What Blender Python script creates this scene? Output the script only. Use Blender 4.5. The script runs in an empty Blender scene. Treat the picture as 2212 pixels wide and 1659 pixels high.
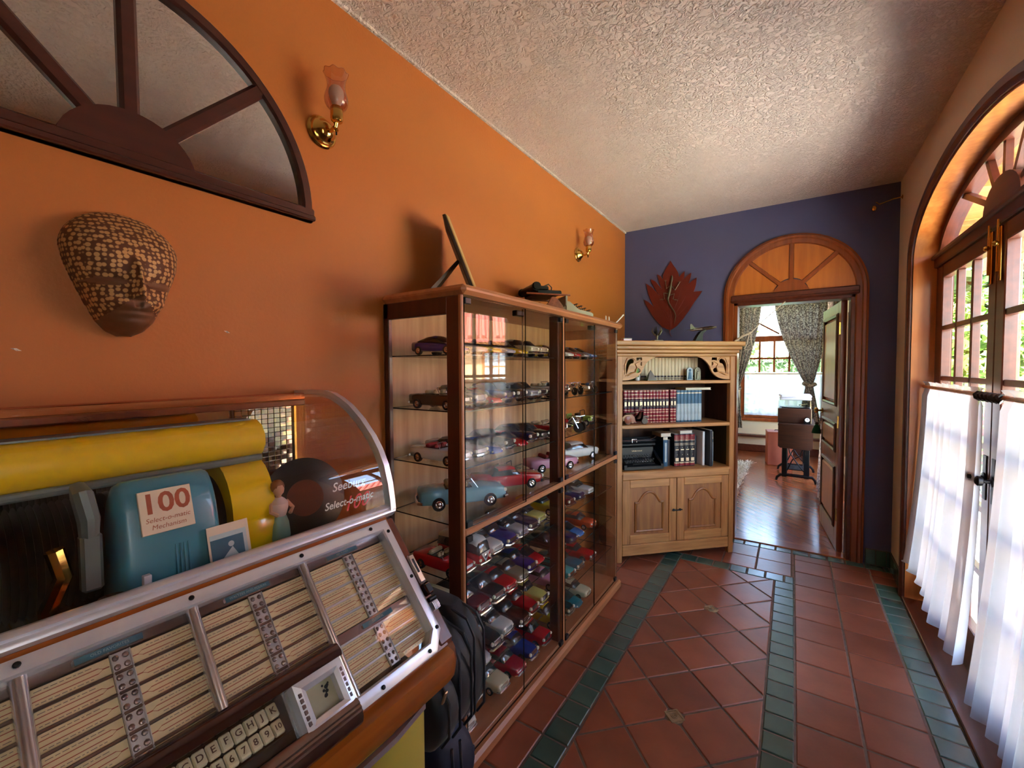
import bpy, math, random
from mathutils import Vector, Matrix
R = math.radians
random.seed(7)
S = bpy.context.scene
COL = S.collection

# ---------------------------------------------------------------- camera, world, sun, exposure
cam_d = bpy.data.cameras.new('camera'); cam = bpy.data.objects.new('camera', cam_d); COL.objects.link(cam)
cam_d.sensor_width = 36.0; cam_d.lens = 917.0 / 2212.0 * 36.0
cam_d.clip_start = 0.02; cam_d.clip_end = 200
RT = Vector((0.83405, 0.55167, -0.00552)); UP = Vector((-0.01533, 0.03317, 0.99933)); FW = Vector((-0.55148, 0.83341, -0.03613))
FW.normalize(); RT = (RT - FW * RT.dot(FW)).normalized(); UP = RT.cross(FW).normalized()
cam.matrix_world = Matrix(((RT.x, UP.x, -FW.x, 0), (RT.y, UP.y, -FW.y, 0), (RT.z, UP.z, -FW.z, 1.5), (0, 0, 0, 1)))
S.camera = cam

def pix(px, py, **k):
    """point where the ray through a photo pixel meets x=, y= or z= (camera at 0,0,1.5)"""
    r = RT * (px - 1106.0) - UP * (py - 829.5) + FW * 917.0
    (a, v), = k.items(); i = 'xyz'.index(a); o = Vector((0, 0, 1.5))
    return o + r * ((v - o[i]) / r[i])

world = bpy.data.worlds.new('sky'); S.world = world; world.use_nodes = True
wn = world.node_tree.nodes; wl = world.node_tree.links
bg = wn['Background']; sky = wn.new('ShaderNodeTexSky'); sky.sky_type = 'NISHITA'
sky.sun_disc = False; sky.sun_elevation = R(52); sky.sun_rotation = R(203); sky.air_density = 1.0; sky.dust_density = 2.0
wl.new(sky.outputs[0], bg.inputs[0]); bg.inputs[1].default_value = 0.55
sun_d = bpy.data.lights.new('sun', 'SUN'); sun = bpy.data.objects.new('sun', sun_d); COL.objects.link(sun)
sun_d.energy = 14.0; sun_d.angle = R(1.0); sun_d.color = (1.0, 0.95, 0.86)
sun.rotation_euler = Vector((0.30, 0.72, -0.85)).to_track_quat('-Z', 'Y').to_euler()
for nm, loc, rot, sx, sy in (('portal_back', (.83, -.13, 1.575), (0, R(90), 0), 1.35, .66), ('portal_door', (0.83, 2.70, 1.3), (0, R(90), 0), 2.5, 1.95), ('portal_side', (.76, 6.6, 1.25), (0, R(90), 0), 1.95, 1.75), ('portal_window', (-0.165, 8.80, 1.6), (R(-90), 0, 0), 1.4, 2.1)):
    pd = bpy.data.lights.new(nm, 'AREA'); pd.shape = 'RECTANGLE'; pd.size = sx; pd.size_y = sy; pd.cycles.is_portal = True
    po = bpy.data.objects.new(nm, pd); po.location = loc; po.rotation_euler = rot; COL.objects.link(po)
vs = S.view_settings
vs.view_transform = 'Standard'; vs.look = 'None'; vs.gamma = 1.0; vs.use_curve_mapping = False; vs.exposure = 3.12
cy = S.cycles
cy.use_denoising = True; cy.max_bounces = 12; cy.diffuse_bounces = 8; cy.glossy_bounces = 5; cy.transmission_bounces = 6
cy.transparent_max_bounces = 28; cy.sample_clamp_indirect = 12.0; cy.caustics_reflective = False; cy.caustics_refractive = False
cy.blur_glossy = 0.5

# ---------------------------------------------------------------- materials
def lin(c):
    return tuple(((x / 255.0) / 12.92 if x / 255.0 <= 0.04045 else ((x / 255.0 + 0.055) / 1.055) ** 2.4) for x in c)

MATS = {}
def mat(name, col, rough=0.5, metal=0.0, spec=0.5, var=0.0, vscale=8.0, bump=0.0, bscale=60.0, coat=0.0, trans=0.0,
        wood=None, col2=None, emit=0.0, objrand=0.0, stretch=None, sheen=0.0, croug=0.05):
    """procedural principled material: a base colour varied by noise (or stretched noise for wood grain), with fine relief"""
    m = bpy.data.materials.new(name); MATS[name] = m; m.use_nodes = True
    nt = m.node_tree; n = nt.nodes; l = nt.links; p = n['Principled BSDF']
    p.inputs['Roughness'].default_value = rough; p.inputs['Metallic'].default_value = metal
    p.inputs['Specular IOR Level'].default_value = spec; p.inputs['Coat Weight'].default_value = coat
    p.inputs['Coat Roughness'].default_value = croug
    c = lin(col)
    tc = n.new('ShaderNodeTexCoord'); mp = n.new('ShaderNodeMapping'); l.new(tc.outputs['Object'], mp.inputs[0])
    if wood: mp.inputs['Scale'].default_value = {'x': (1.2, 14, 14), 'y': (14, 1.2, 14), 'z': (14, 14, 1.2)}[wood]
    if stretch: mp.inputs['Scale'].default_value = stretch
    no = n.new('ShaderNodeTexNoise'); no.inputs['Scale'].default_value = vscale; no.inputs['Detail'].default_value = 5
    l.new(mp.outputs[0], no.inputs['Vector'])
    cr = n.new('ShaderNodeValToRGB'); l.new(no.outputs['Fac'], cr.inputs[0])
    c2 = lin(col2) if col2 else tuple(x * (1 - var) for x in c)
    cr.color_ramp.elements[0].position = 0.32; cr.color_ramp.elements[1].position = 0.68
    cr.color_ramp.elements[0].color = (*c2, 1); cr.color_ramp.elements[1].color = (*c, 1)
    out = cr.outputs[0]
    if objrand:
        oi = n.new('ShaderNodeObjectInfo'); hs = n.new('ShaderNodeHueSaturation')
        mr = n.new('ShaderNodeMapRange'); mr.inputs['To Min'].default_value = 1 - objrand; mr.inputs['To Max'].default_value = 1 + objrand * 0.6
        l.new(oi.outputs['Random'], mr.inputs['Value']); l.new(mr.outputs[0], hs.inputs['Value']); l.new(out, hs.inputs['Color']); out = hs.outputs[0]
    l.new(out, p.inputs['Base Color'])
    if bump:
        b = n.new('ShaderNodeBump'); b.inputs['Strength'].default_value = bump; b.inputs['Distance'].default_value = 0.01
        bn = n.new('ShaderNodeTexNoise'); bn.inputs['Scale'].default_value = bscale; bn.inputs['Detail'].default_value = 3
        l.new((mp if (wood or stretch) else tc).outputs[0 if (wood or stretch) else 'Object'], bn.inputs['Vector'])
        l.new(bn.outputs['Fac'], b.inputs['Height']); l.new(b.outputs[0], p.inputs['Normal'])
    if trans: p.inputs['Transmission Weight'].default_value = trans
    if sheen: p.inputs['Sheen Weight'].default_value = sheen
    if emit: p.inputs['Emission Color'].default_value = (*c, 1); p.inputs['Emission Strength'].default_value = emit
    return m

def glass(name, tint=(255, 255, 255), refl=1.0, rough=0.0):
    """thin window glass: clear transmission plus a Fresnel mirror layer"""
    m = bpy.data.materials.new(name); MATS[name] = m; m.use_nodes = True
    nt = m.node_tree; n = nt.nodes; l = nt.links; n.remove(n['Principled BSDF'])
    t = n.new('ShaderNodeBsdfTransparent'); t.inputs[0].default_value = (*lin(tint), 1)
    g = n.new('ShaderNodeBsdfGlossy'); g.inputs['Roughness'].default_value = rough
    ge = n.new('ShaderNodeNewGeometry'); dt = n.new('ShaderNodeVectorMath'); dt.operation = 'DOT_PRODUCT'
    l.new(ge.outputs['Incoming'], dt.inputs[0]); l.new(ge.outputs['Normal'], dt.inputs[1])
    def mth(op, a_, b_=None):
        q = n.new('ShaderNodeMath'); q.operation = op
        for i_, v_ in enumerate((a_, b_)):
            if v_ is None: continue
            if isinstance(v_, (int, float)): q.inputs[i_].default_value = v_
            else: l.new(v_, q.inputs[i_])
        return q.outputs[0]
    c_ = mth('POWER', mth('SUBTRACT', 1.0, mth('ABSOLUTE', dt.outputs['Value'])), 5.0)          # Schlick reflectance, same from both sides
    fac = mth('MULTIPLY', mth('ADD', mth('MULTIPLY', c_, 0.957), 0.043), refl)
    mx = n.new('ShaderNodeMixShader'); l.new(fac, mx.inputs[0])
    l.new(t.outputs[0], mx.inputs[1]); l.new(g.outputs[0], mx.inputs[2]); l.new(mx.outputs[0], n['Material Output'].inputs[0])
    return m

def cloth(name, col, trans=0.5, see=0.0, rough=0.9, pattern=None):
    """thin woven cloth: diffuse + translucent, slightly see-through where sheer; optional printed sprigs"""
    m = bpy.data.materials.new(name); MATS[name] = m; m.use_nodes = True
    nt = m.node_tree; n = nt.nodes; l = nt.links; n.remove(n['Principled BSDF'])
    d = n.new('ShaderNodeBsdfDiffuse'); t = n.new('ShaderNodeBsdfTranslucent')
    tc = n.new('ShaderNodeTexCoord')
    if pattern:
        vo = n.new('ShaderNodeTexNoise'); vo.inputs['Scale'].default_value = 46; vo.inputs['Detail'].default_value = 2; l.new(tc.outputs['Object'], vo.inputs['Vector'])
        cr = n.new('ShaderNodeValToRGB'); l.new(vo.outputs['Fac'], cr.inputs[0])
        cr.color_ramp.elements[0].position = .46; cr.color_ramp.elements[1].position = .54
        cr.color_ramp.elements[0].color = (*lin(pattern), 1); cr.color_ramp.elements[1].color = (*lin(col), 1)
        l.new(cr.outputs[0], d.inputs[0]); l.new(cr.outputs[0], t.inputs[0])
    else:
        no = n.new('ShaderNodeTexNoise'); no.inputs['Scale'].default_value = 30; l.new(tc.outputs['Object'], no.inputs['Vector'])
        cr = n.new('ShaderNodeValToRGB'); l.new(no.outputs['Fac'], cr.inputs[0]); c = lin(col)
        cr.color_ramp.elements[0].color = (*[x * .94 for x in c], 1); cr.color_ramp.elements[1].color = (*c, 1)
        l.new(cr.outputs[0], d.inputs[0]); l.new(cr.outputs[0], t.inputs[0])
    mx = n.new('ShaderNodeMixShader'); mx.inputs[0].default_value = trans; l.new(d.outputs[0], mx.inputs[1]); l.new(t.outputs[0], mx.inputs[2])
    tr = n.new('ShaderNodeBsdfTransparent'); m2 = n.new('ShaderNodeMixShader'); m2.inputs[0].default_value = see
    l.new(mx.outputs[0], m2.inputs[1]); l.new(tr.outputs[0], m2.inputs[2]); l.new(m2.outputs[0], n['Material Output'].inputs[0])
    return m

# ---------------------------------------------------------------- mesh helpers
class G:
    """collects faces; build() links them as ONE mesh object"""
    def __init__(s): s.v = []; s.f = []; s.m = []; s.X = None; s.k = 0
    def mt(s, k): s.k = k; return s
    def add(s, vs_, fs, k=None):
        o = len(s.v); s.v += [tuple(s.X @ Vector(p)) if s.X else tuple(p) for p in vs_]
        s.f += [tuple(i + o for i in f) for f in fs]; s.m += [s.k if k is None else k] * len(fs); return s
    def box(s, x0, x1, y0, y1, z0, z1, b=0.0, k=None):
        if x0 > x1: x0, x1 = x1, x0
        if y0 > y1: y0, y1 = y1, y0
        if z0 > z1: z0, z1 = z1, z0
        b = min(b, (x1 - x0) * .49, (y1 - y0) * .49, (z1 - z0) * .49)
        if b <= 0:
            return s.add([(x, y, z) for x in (x0, x1) for y in (y0, y1) for z in (z0, z1)],
                         [(0, 1, 3, 2), (4, 6, 7, 5), (0, 4, 5, 1), (2, 3, 7, 6), (0, 2, 6, 4), (1, 5, 7, 3)], k)
        L = ((x0, x1), (y0, y1), (z0, z1)); vs_ = []; idx = {}
        for i in (0, 1):
            for j in (0, 1):
                for q in (0, 1):
                    c = (i, j, q)
                    for a in range(3):
                        p = [L[t][c[t]] + (b if c[t] == 0 else -b) for t in range(3)]; p[a] = L[a][c[a]]
                        idx[(c, a)] = len(vs_); vs_.append(tuple(p))
        fs = []
        for a in range(3):
            o1, o2 = (a + 1) % 3, (a + 2) % 3
            for e in (0, 1):
                q = []
                for (u, w) in ((0, 0), (1, 0), (1, 1), (0, 1)):
                    c = [0, 0, 0]; c[a] = e; c[o1] = u; c[o2] = w; q.append(idx[(tuple(c), a)])
                fs.append(tuple(q if e else q[::-1]))
            for u in (0, 1):
                for w in (0, 1):
                    c0 = [0, 0, 0]; c1 = [0, 0, 0]; c0[a] = 0; c1[a] = 1
                    for c in (c0, c1): c[o1] = u; c[o2] = w
                    q = (idx[(tuple(c0), o1)], idx[(tuple(c1), o1)], idx[(tuple(c1), o2)], idx[(tuple(c0), o2)])
                    fs.append(q if (u ^ w) else q[::-1])
        for i in (0, 1):
            for j in (0, 1):
                for q in (0, 1):
                    t = tuple(idx[((i, j, q), a)] for a in range(3)); fs.append(t if (i + j + q) % 2 else t[::-1])
        return s.add(vs_, fs, k)
    def prism(s, poly, ext, k=None, cap=True):
        n = len(poly); e = Vector(ext); P = [Vector(p) for p in poly]
        vs_ = P + [p + e for p in P]
        fs = [(i, (i + 1) % n, n + (i + 1) % n, n + i) for i in range(n)]
        if cap: fs += [tuple(range(n))[::-1], tuple(range(n, 2 * n))]
        return s.add(vs_, fs, k)
    def loft(s, rings, caps=True, closed=True, k=None):
        n = len(rings[0]); vs_ = [p for r in rings for p in r]; fs = []
        for a in range(len(rings) - 1):
            for i in range(n if closed else n - 1):
                j = (i + 1) % n; fs.append((a * n + i, a * n + j, (a + 1) * n + j, (a + 1) * n + i))
        if caps: fs += [tuple(range(n))[::-1], tuple(range((len(rings) - 1) * n, len(rings) * n))]
        return s.add(vs_, fs, k)
    def tube(s, pts, r, n=8, k=None, caps=True):
        P = [Vector(p) for p in pts]; rs = r if isinstance(r, (list, tuple)) else [r] * len(P); rings = []; u = None
        for i, p in enumerate(P):
            t = (P[min(i + 1, len(P) - 1)] - P[max(i - 1, 0)]).normalized()
            if u is None: u = t.orthogonal().normalized()
            u = (u - t * u.dot(t)).normalized() if (u - t * u.dot(t)).length > 1e-6 else t.orthogonal().normalized()
            w = t.cross(u)
            rings.append([p + (u * math.cos(2 * math.pi * q / n) + w * math.sin(2 * math.pi * q / n)) * rs[i] for q in range(n)])
        return s.loft(rings, caps, True, k)
    def lathe(s, prof, n=24, o=(0, 0, 0), ax=(0, 0, 1), k=None, caps=False, arc=None):
        a = Vector(ax).normalized(); u = a.orthogonal().normalized(); w = a.cross(u); o = Vector(o); rings = []
        for (r, h) in prof:
            rings.append([o + a * h + (u * math.cos(2 * math.pi * q / n) + w * math.sin(2 * math.pi * q / n)) * max(r, 1e-5) for q in range(n)])
        return s.loft(rings, caps, True, k)
    def disc(s, c, ax, r, n=16, k=None, rx=None):
        a = Vector(ax).normalized(); u = a.orthogonal().normalized(); w = a.cross(u); c = Vector(c)
        return s.add([c + u * math.cos(2 * math.pi * q / n) * r + w * math.sin(2 * math.pi * q / n) * (rx or r) for q in range(n)], [tuple(range(n))], k)
    def sweep(s, path, prof, nrm, closed=False, k=None):
        """profile [(a,b)]: a along the in-plane side of the path, b along nrm (may be a list of normals)"""
        P = [Vector(p) for p in path]; n = len(P); rings = []; nrm = Vector(nrm)
        for i in range(n):
            a = P[(i - 1) % n] if (closed or i) else P[0]; b = P[(i + 1) % n] if (closed or i < n - 1) else P[-1]
            t1 = (P[i] - a); t2 = (b - P[i])
            t1 = t1.normalized() if t1.length > 1e-9 else t2.normalized(); t2 = t2.normalized() if t2.length > 1e-9 else t1
            t = (t1 + t2).normalized(); sd = t.cross(nrm).normalized(); sc = 1 / max(0.35, math.sqrt(max(0.05, (1 + t1.dot(t2)) / 2)))
            rings.append([P[i] + sd * (q[0] * sc) + nrm * q[1] for q in prof])
        if closed: rings.append(rings[0])
        return s.loft(rings, not closed, True, k)
    def grid(s, pts, k=None):
        r = len(pts); c = len(pts[0])
        return s.add([p for row in pts for p in row], [(i * c + j, i * c + j + 1, (i + 1) * c + j + 1, (i + 1) * c + j) for i in range(r - 1) for j in range(c - 1)], k)
    def sphere(s, c, r, n=12, k=None):
        rx, ry, rz = r if isinstance(r, (tuple, list)) else (r, r, r); rings = []
        for i in range(n // 2 + 1):
            t = math.pi * i / (n // 2); rings.append([(c[0] + rx * max(math.sin(t), 1e-4) * math.cos(2 * math.pi * j / n), c[1] + ry * max(math.sin(t), 1e-4) * math.sin(2 * math.pi * j / n), c[2] - rz * math.cos(t)) for j in range(n)])
        return s.loft(rings, False, True, k)
    def text(s, body, M_, size=0.01, k=None, depth=0.0, shear=0.0, align='CENTER', bold=0.0):
        """flat lettering laid on the plane of matrix M_ (x right, y up)"""
        cu = bpy.data.curves.new('lettering', 'FONT'); cu.body = body; cu.size = size; cu.align_x = align; cu.align_y = 'CENTER'
        cu.extrude = depth; cu.shear = shear; cu.resolution_u = 3; cu.offset = bold
        o = bpy.data.objects.new('lettering', cu); me = o.to_mesh()
        s.add([M_ @ v.co for v in me.vertices], [tuple(p.vertices) for p in me.polygons], k)
        o.to_mesh_clear(); bpy.data.objects.remove(o); bpy.data.curves.remove(cu); return s
    def mesh(s, name, mats, smooth=True, ang=35):
        me = bpy.data.meshes.new(name); me.from_pydata(s.v, [], s.f)
        for m in (mats if isinstance(mats, (list, tuple)) else [mats]): me.materials.append(MATS[m] if isinstance(m, str) else m)
        me.polygons.foreach_set('material_index', s.m)
        if smooth:
            me.polygons.foreach_set('use_smooth', [True] * len(me.polygons)); me.update(); me.set_sharp_from_angle(angle=R(ang))
        me.update(); return me
    def build(s, name, mats, parent=None, smooth=True, ang=35, **kw):
        o = bpy.data.objects.new(name, s.mesh(name, mats, smooth, ang)); COL.objects.link(o)
        if parent: put(o, parent)
        return tag(o, **kw)

def put(o, parent):
    o.parent = parent
    if parent.get('_w'): o.matrix_parent_inverse = Matrix.Translation(-parent.location)
def tag(o, label=None, cat=None, group=None, kind=None):
    if label: o['label'] = label
    if cat: o['category'] = cat
    if group: o['group'] = group
    if kind: o['kind'] = kind
    return o
def thing(name, label, cat, loc=(0, 0, 0), rz=0.0, group=None, w=False, kind=None):
    """Empty at a thing's base; w=True: its parts are given in world coordinates"""
    o = bpy.data.objects.new(name, None); o.empty_display_size = .05; COL.objects.link(o); o.location = loc; o.rotation_euler = (0, 0, rz)
    if w: o['_w'] = 1
    return tag(o, label, cat, group, kind)
def inst(me, name, parent=None, loc=None, rot=None, scale=None, mats=None):
    o = bpy.data.objects.new(name, me); COL.objects.link(o)
    if parent: put(o, parent)
    if loc is not None: o.location = loc
    if rot is not None: o.rotation_euler = rot
    if scale is not None: o.scale = scale
    if mats:
        for i, m in enumerate(mats): o.material_slots[i].link = 'OBJECT'; o.material_slots[i].material = MATS[m] if isinstance(m, str) else m
    return o
def clip(poly, x0, x1, y0, y1):
    for ax, lim, sg in ((0, x0, 1), (0, x1, -1), (1, y0, 1), (1, y1, -1)):
        out = []
        for i in range(len(poly)):
            a, b = poly[i], poly[(i + 1) % len(poly)]; da, db = sg * (a[ax] - lim), sg * (b[ax] - lim)
            if da >= 0: out.append(a)
            if (da >= 0) != (db >= 0): t = da / (da - db); out.append((a[0] + (b[0] - a[0]) * t, a[1] + (b[1] - a[1]) * t))
        poly = out
        if len(poly) < 3: return []
    return poly
def inset(poly, d):
    n = len(poly); ar = sum(poly[i][0] * poly[(i + 1) % n][1] - poly[(i + 1) % n][0] * poly[i][1] for i in range(n))
    sg = 1 if ar > 0 else -1; L = []
    for i in range(n):
        a, b = Vector(poly[i]), Vector(poly[(i + 1) % n]); t = b - a
        if t.length < 1e-5: continue
        t.normalize(); L.append((a + Vector((-t.y, t.x)) * d * sg, t))
    out = []
    for i in range(len(L)):
        (p, t), (q, u) = L[i - 1], L[i]; den = t.x * u.y - t.y * u.x
        if abs(den) < 1e-6: out.append(tuple(q)); continue
        out.append(tuple(p + t * (((q.x - p.x) * u.y - (q.y - p.y) * u.x) / den)))
    return out
def area(poly): return abs(sum(poly[i][0] * poly[(i + 1) % len(poly)][1] - poly[(i + 1) % len(poly)][0] * poly[i][1] for i in range(len(poly)))) / 2
# ================================================================ MATERIALS OF THE ROOM
mat('orange_paint', (186, 107, 43), .55, var=.06, vscale=3, bump=.08, bscale=90)
mat('blue_paint', (84, 86, 122), .6, var=.05, vscale=3, bump=.06, bscale=90)
mat('cream_paint', (222, 204, 176), .6, var=.05, vscale=3, bump=.06, bscale=90)
mat('far_paint', (228, 216, 182), .6, var=.04, vscale=3, bump=.05, bscale=90)
mat('stucco', (238, 226, 212), .85, var=.04, vscale=6)
nt = MATS['stucco'].node_tree; nn = nt.nodes; ll = nt.links
b_ = nn.new('ShaderNodeBump'); b_.inputs['Strength'].default_value = .85; b_.inputs['Distance'].default_value = .012
n_ = nn.new('ShaderNodeTexNoise'); n_.inputs['Scale'].default_value = 42; n_.inputs['Detail'].default_value = 3; n_.inputs['Distortion'].default_value = 1.4
t_ = nn.new('ShaderNodeTexCoord'); ll.new(t_.outputs['Object'], n_.inputs['Vector'])
c_ = nn.new('ShaderNodeValToRGB'); c_.color_ramp.elements[0].position = .44; c_.color_ramp.elements[1].position = .6
ll.new(n_.outputs['Fac'], c_.inputs[0]); ll.new(c_.outputs[0], b_.inputs['Height']); ll.new(b_.outputs[0], nn['Principled BSDF'].inputs['Normal'])
mat('grout', (120, 104, 92), .8, var=.35, vscale=30)
mat('terracotta', (152, 86, 60), .34, var=.28, vscale=5, bump=.05, bscale=35, objrand=.22, coat=.25, croug=.25)
mat('green_tile', (74, 104, 92), .26, var=.25, vscale=6, bump=.03, bscale=40, objrand=.22, coat=.3, croug=.2)
mat('relief_tile', (168, 142, 104), .5, var=.35, vscale=60)
mat('plank', (176, 98, 52), .22, wood='x', col2=(134, 66, 32), vscale=3, objrand=.2, coat=.35, croug=.12)
mat('door_wood', (150, 78, 34), .28, wood='z', col2=(122, 58, 24), vscale=2, coat=.35, croug=.15)
mat('door_panel', (196, 116, 44), .35, wood='z', col2=(176, 98, 34), vscale=2, coat=.3, croug=.2)
mat('dark_wood', (96, 44, 24), .35, wood='y', col2=(74, 32, 18), vscale=2, coat=.3, croug=.2)
mat('reveal_wood', (206, 132, 66), .3, wood='z', col2=(180, 104, 46), vscale=2, coat=.35, croug=.2)
glass('pane_glass', (253, 254, 253), 1.3)
mat('brass', (212, 170, 84), .2, 1.0)
mat('black_iron', (24, 22, 22), .45, .6)
cloth('voile', (194, 194, 198), .29, .11)
cloth('voile_bright', (238, 238, 236), .62, .22)
cloth('floral', (172, 160, 140), .2, 0.0, pattern=(96, 84, 76))
cloth('floral_light', (206, 198, 188), .3, 0.0, pattern=(150, 140, 136))

XL, XR, YF, YB, ZC = -1.40, 0.63, 4.15, -2.2, 2.834
DC, DW, DZ, DR = 2.70, 0.95, 2.17, 0.345      # arched garden doors: centre y, half width, spring height, rise
FX0, FX1, FZ = -0.435, 0.392, 2.056           # doorway in the far wall

def arch_pts(n=28, w=DW, z=DZ, r=DR, c=DC): return [(c + w * math.cos(math.pi * i / n), z + r * math.sin(math.pi * i / n)) for i in range(n + 1)]

# ---- floor: grout bed, then every tile
floor = G().box(XL, .80, YB, YF + .02, -.08, -.004).build('floor', 'grout', kind='structure')
tiles = []
def tile(poly, m, gap=.0045):
    p = inset(poly, gap) if len(poly) >= 3 else []
    if len(p) >= 3 and area(p) > .0006 and area(p) < area(poly): tiles.append((p, m))
TY = 2.338; TP = .2277
def rows(x0, x1, m, p, ya, yb, ph=TY):
    k = math.floor((ya - ph) / p)
    while ph + k * p < yb:
        q = clip([(x0, ph + k * p), (x1, ph + k * p), (x1, ph + (k + 1) * p), (x0, ph + (k + 1) * p)], x0, x1, ya, yb)
        if q: tile(q, m)
        k += 1
YC0, YC1, YT = 3.47, 3.585, 4.045
for xa in (-1.29, -1.0625): rows(xa, xa + TP, 0, TP, YB, YC0, TY + .05)
rows(-1.40, -1.29, 0, TP, YB, YC0, TY + .05)
rows(-.835, -.72, 1, TP / 2, YB, YC1, TY + .05)
rows(-.086, .03, 1, TP / 2, YB, YC0, TY)
for xa in (.03, .26): rows(xa, xa + .23, 0, TP, YB, YT, TY)
rows(.49, .61, 1, TP / 2, YB, 3.80, TY); rows(.61, .70, 0, TP, YB, 3.60, TY)
rows(.49, .625, 0, TP, 3.80, YT, TY)
x = -.72
while x < .02: tile(clip([(x, YC0), (x + .115, YC0), (x + .115, YC1), (x, YC1)], x, .03, YC0, YC1), 1); x += .115
x = -1.35
while x < .02:
    for (ya, yb) in ((YC1, (YC1 + YT) / 2), ((YC1 + YT) / 2, YT)): tile(clip([(x, ya), (x + TP, ya), (x + TP, yb), (x, yb)], x, .03, ya, yb), 0)
    x += TP
x = -1.35
while x < .62: tile(clip([(x, YT), (x + TP / 2, YT), (x + TP / 2, YF - .01), (x, YF - .01)], x, .62, YT, YF), 1); x += TP / 2
x = -1.40
HD = .1632; CX = -.403; Y0 = 1.864                # 45-degree field between the green strips, with small relief insets
for a in range(-16, 16):
    for b in range(-3, 4):
        if (a + b) % 2 == 0: continue
        cx, cy_ = CX + b * HD, Y0 + a * HD
        p = [(cx, cy_ - HD), (cx + HD, cy_), (cx, cy_ + HD), (cx - HD, cy_)]
        q = []
        for (vx, vy) in p:                        # cut the corner that meets an inset
            kk = round((vy - Y0) / (HD * 2)); isin = abs(vx - CX) < .01 and abs(vy - Y0 - kk * HD * 2) < .01 and kk % 3 == 0
            if isin:
                d = Vector((cx - vx, cy_ - vy)).normalized(); t = Vector((-d.y, d.x)); c_ = Vector((vx, vy)) + d * .031
                for sg in ((1, -1) if True else ()): q.append(tuple(c_ + t * .031 * sg))
            else: q.append((vx, vy))
        if len(q) > 4:
            ang_ = lambda w_: math.atan2(w_[1] - cy_, w_[0] - cx); q.sort(key=ang_)
        q = clip(q, -.72, -.086, YB, YC0)
        if q: tile(q, 0)
def tile_mesh(g, p, z=0.0):
    n = len(p); i = inset(p, .0035)
    if len(i) != n: i = p
    cx = sum(a[0] for a in p) / n; cy_ = sum(a[1] for a in p) / n
    g.add([(a[0], a[1], z - .014) for a in p] + [(a[0], a[1], z - .0028) for a in p] + [(a[0], a[1], z) for a in i],
          [(j, (j + 1) % n, n + (j + 1) % n, n + j) for j in range(n)] + [(n + j, n + (j + 1) % n, 2 * n + (j + 1) % n, 2 * n + j) for j in range(n)] + [tuple(range(2 * n, 3 * n))])
tiles.sort(key=lambda t: -min(a[1] for a in t[0]))
seen = [t for t in tiles if max(a[1] for a in t[0]) > 1.2][:296]; rest = [t for t in tiles if t not in seen]
for p, m in seen:
    cx = sum(a[0] for a in p) / len(p); cy_ = sum(a[1] for a in p) / len(p)
    g = G(); tile_mesh(g, [(a[0] - cx, a[1] - cy_) for a in p]); o = g.build('floor_tile' if m == 0 else 'border_tile', ['terracotta', 'green_tile'][m], floor, smooth=False)
    o.location = (cx, cy_, random.uniform(-.0008, .0006)); o.rotation_euler = (random.uniform(-.003, .003), random.uniform(-.003, .003), 0)
for m in (0, 1):
    g = G()
    for p, q in rest:
        if q == m: tile_mesh(g, p)
    g.build(['floor_tile_rows', 'border_tile_rows'][m], ['terracotta', 'green_tile'][m], floor, kind='stuff', smooth=False)
for k in (-1, 0, 1):
    yy = Y0 + k * HD * 6
    if yy < 1.2 or yy > 3.3: continue
    g = G(); d = .037
    g.X = Matrix.Translation((CX, yy, 0)) @ Matrix.Rotation(R(45), 4, 'Z'); w = .036
    g.box(-w, w, -w, w, -.012, -.001, .002); g.sweep([(-.028, -.028, 0), (.028, -.028, 0), (.028, .028, 0), (-.028, .028, 0)], [(-.003, -.001), (-.003, .002), (.003, .002), (.003, -.001)], (0, 0, 1), True)
    g.tube([(.018 * (1 - i / 30) * math.cos(i * .5), .018 * (1 - i / 30) * math.sin(i * .5), 0) for i in range(29)], .0022, 6)
    g.X = None; g.build('relief_inset', 'relief_tile', floor, label='small beige relief tile with a spiral')

# ---- walls and ceiling
G().box(XL - .15, XL, YB, 8.9, -.05, ZC).build('wall_left', 'orange_paint', kind='structure') if False else None
G().box(XL - .15, XL, YB, YF + .15, -.05, ZC).build('wall_left', 'orange_paint', kind='structure')
g = G(); g.box(XL - .15, FX0, YF, YF + .15, -.05, ZC); g.box(FX1, XR + .17, YF, YF + .15, -.05, ZC); g.box(FX0, FX1, YF, YF + .15, FZ, ZC)
wall_far = g.build('wall_far', 'blue_paint', kind='structure')
g = G(); xo = XR + .17
BW0, BW1, BZ0, BZ1 = -.46, .20, .90, 2.25  # opening of the added fill window: y and z limits
g.box(XR, xo, YB, BW0, -.05, ZC); g.box(XR, xo, BW1, DC - DW, -.05, ZC); g.box(XR, xo, BW0, BW1, -.05, BZ0); g.box(XR, xo, BW0, BW1, BZ1, ZC); g.box(XR, xo, DC + DW, YF, -.05, ZC)
ap = arch_pts()
for i in range(len(ap) - 1):
    (y1, z1), (y0, z0) = ap[i], ap[i + 1]
    g.add([(XR, y0, z0), (XR, y1, z1), (XR, y1, ZC), (XR, y0, ZC), (xo, y0, z0), (xo, y1, z1), (xo, y1, ZC), (xo, y0, ZC)], [(0, 1, 2, 3), (7, 6, 5, 4), (0, 4, 5, 1)])
g.build('wall_right', 'cream_paint', kind='structure')
G().box(XL - .15, xo, YB - .15, YB, -.05, ZC).build('wall_back', 'cream_paint', kind='structure')
G().box(XL - .15, xo, YB - .15, YF + .02, ZC, ZC + .1).build('ceiling', 'stucco', kind='structure')
wb = thing('fill_window', None, None, (XR + .1, -.13, .90), w=True, kind='structure')  # unseen window, added to brighten the jukebox end of the room
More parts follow.
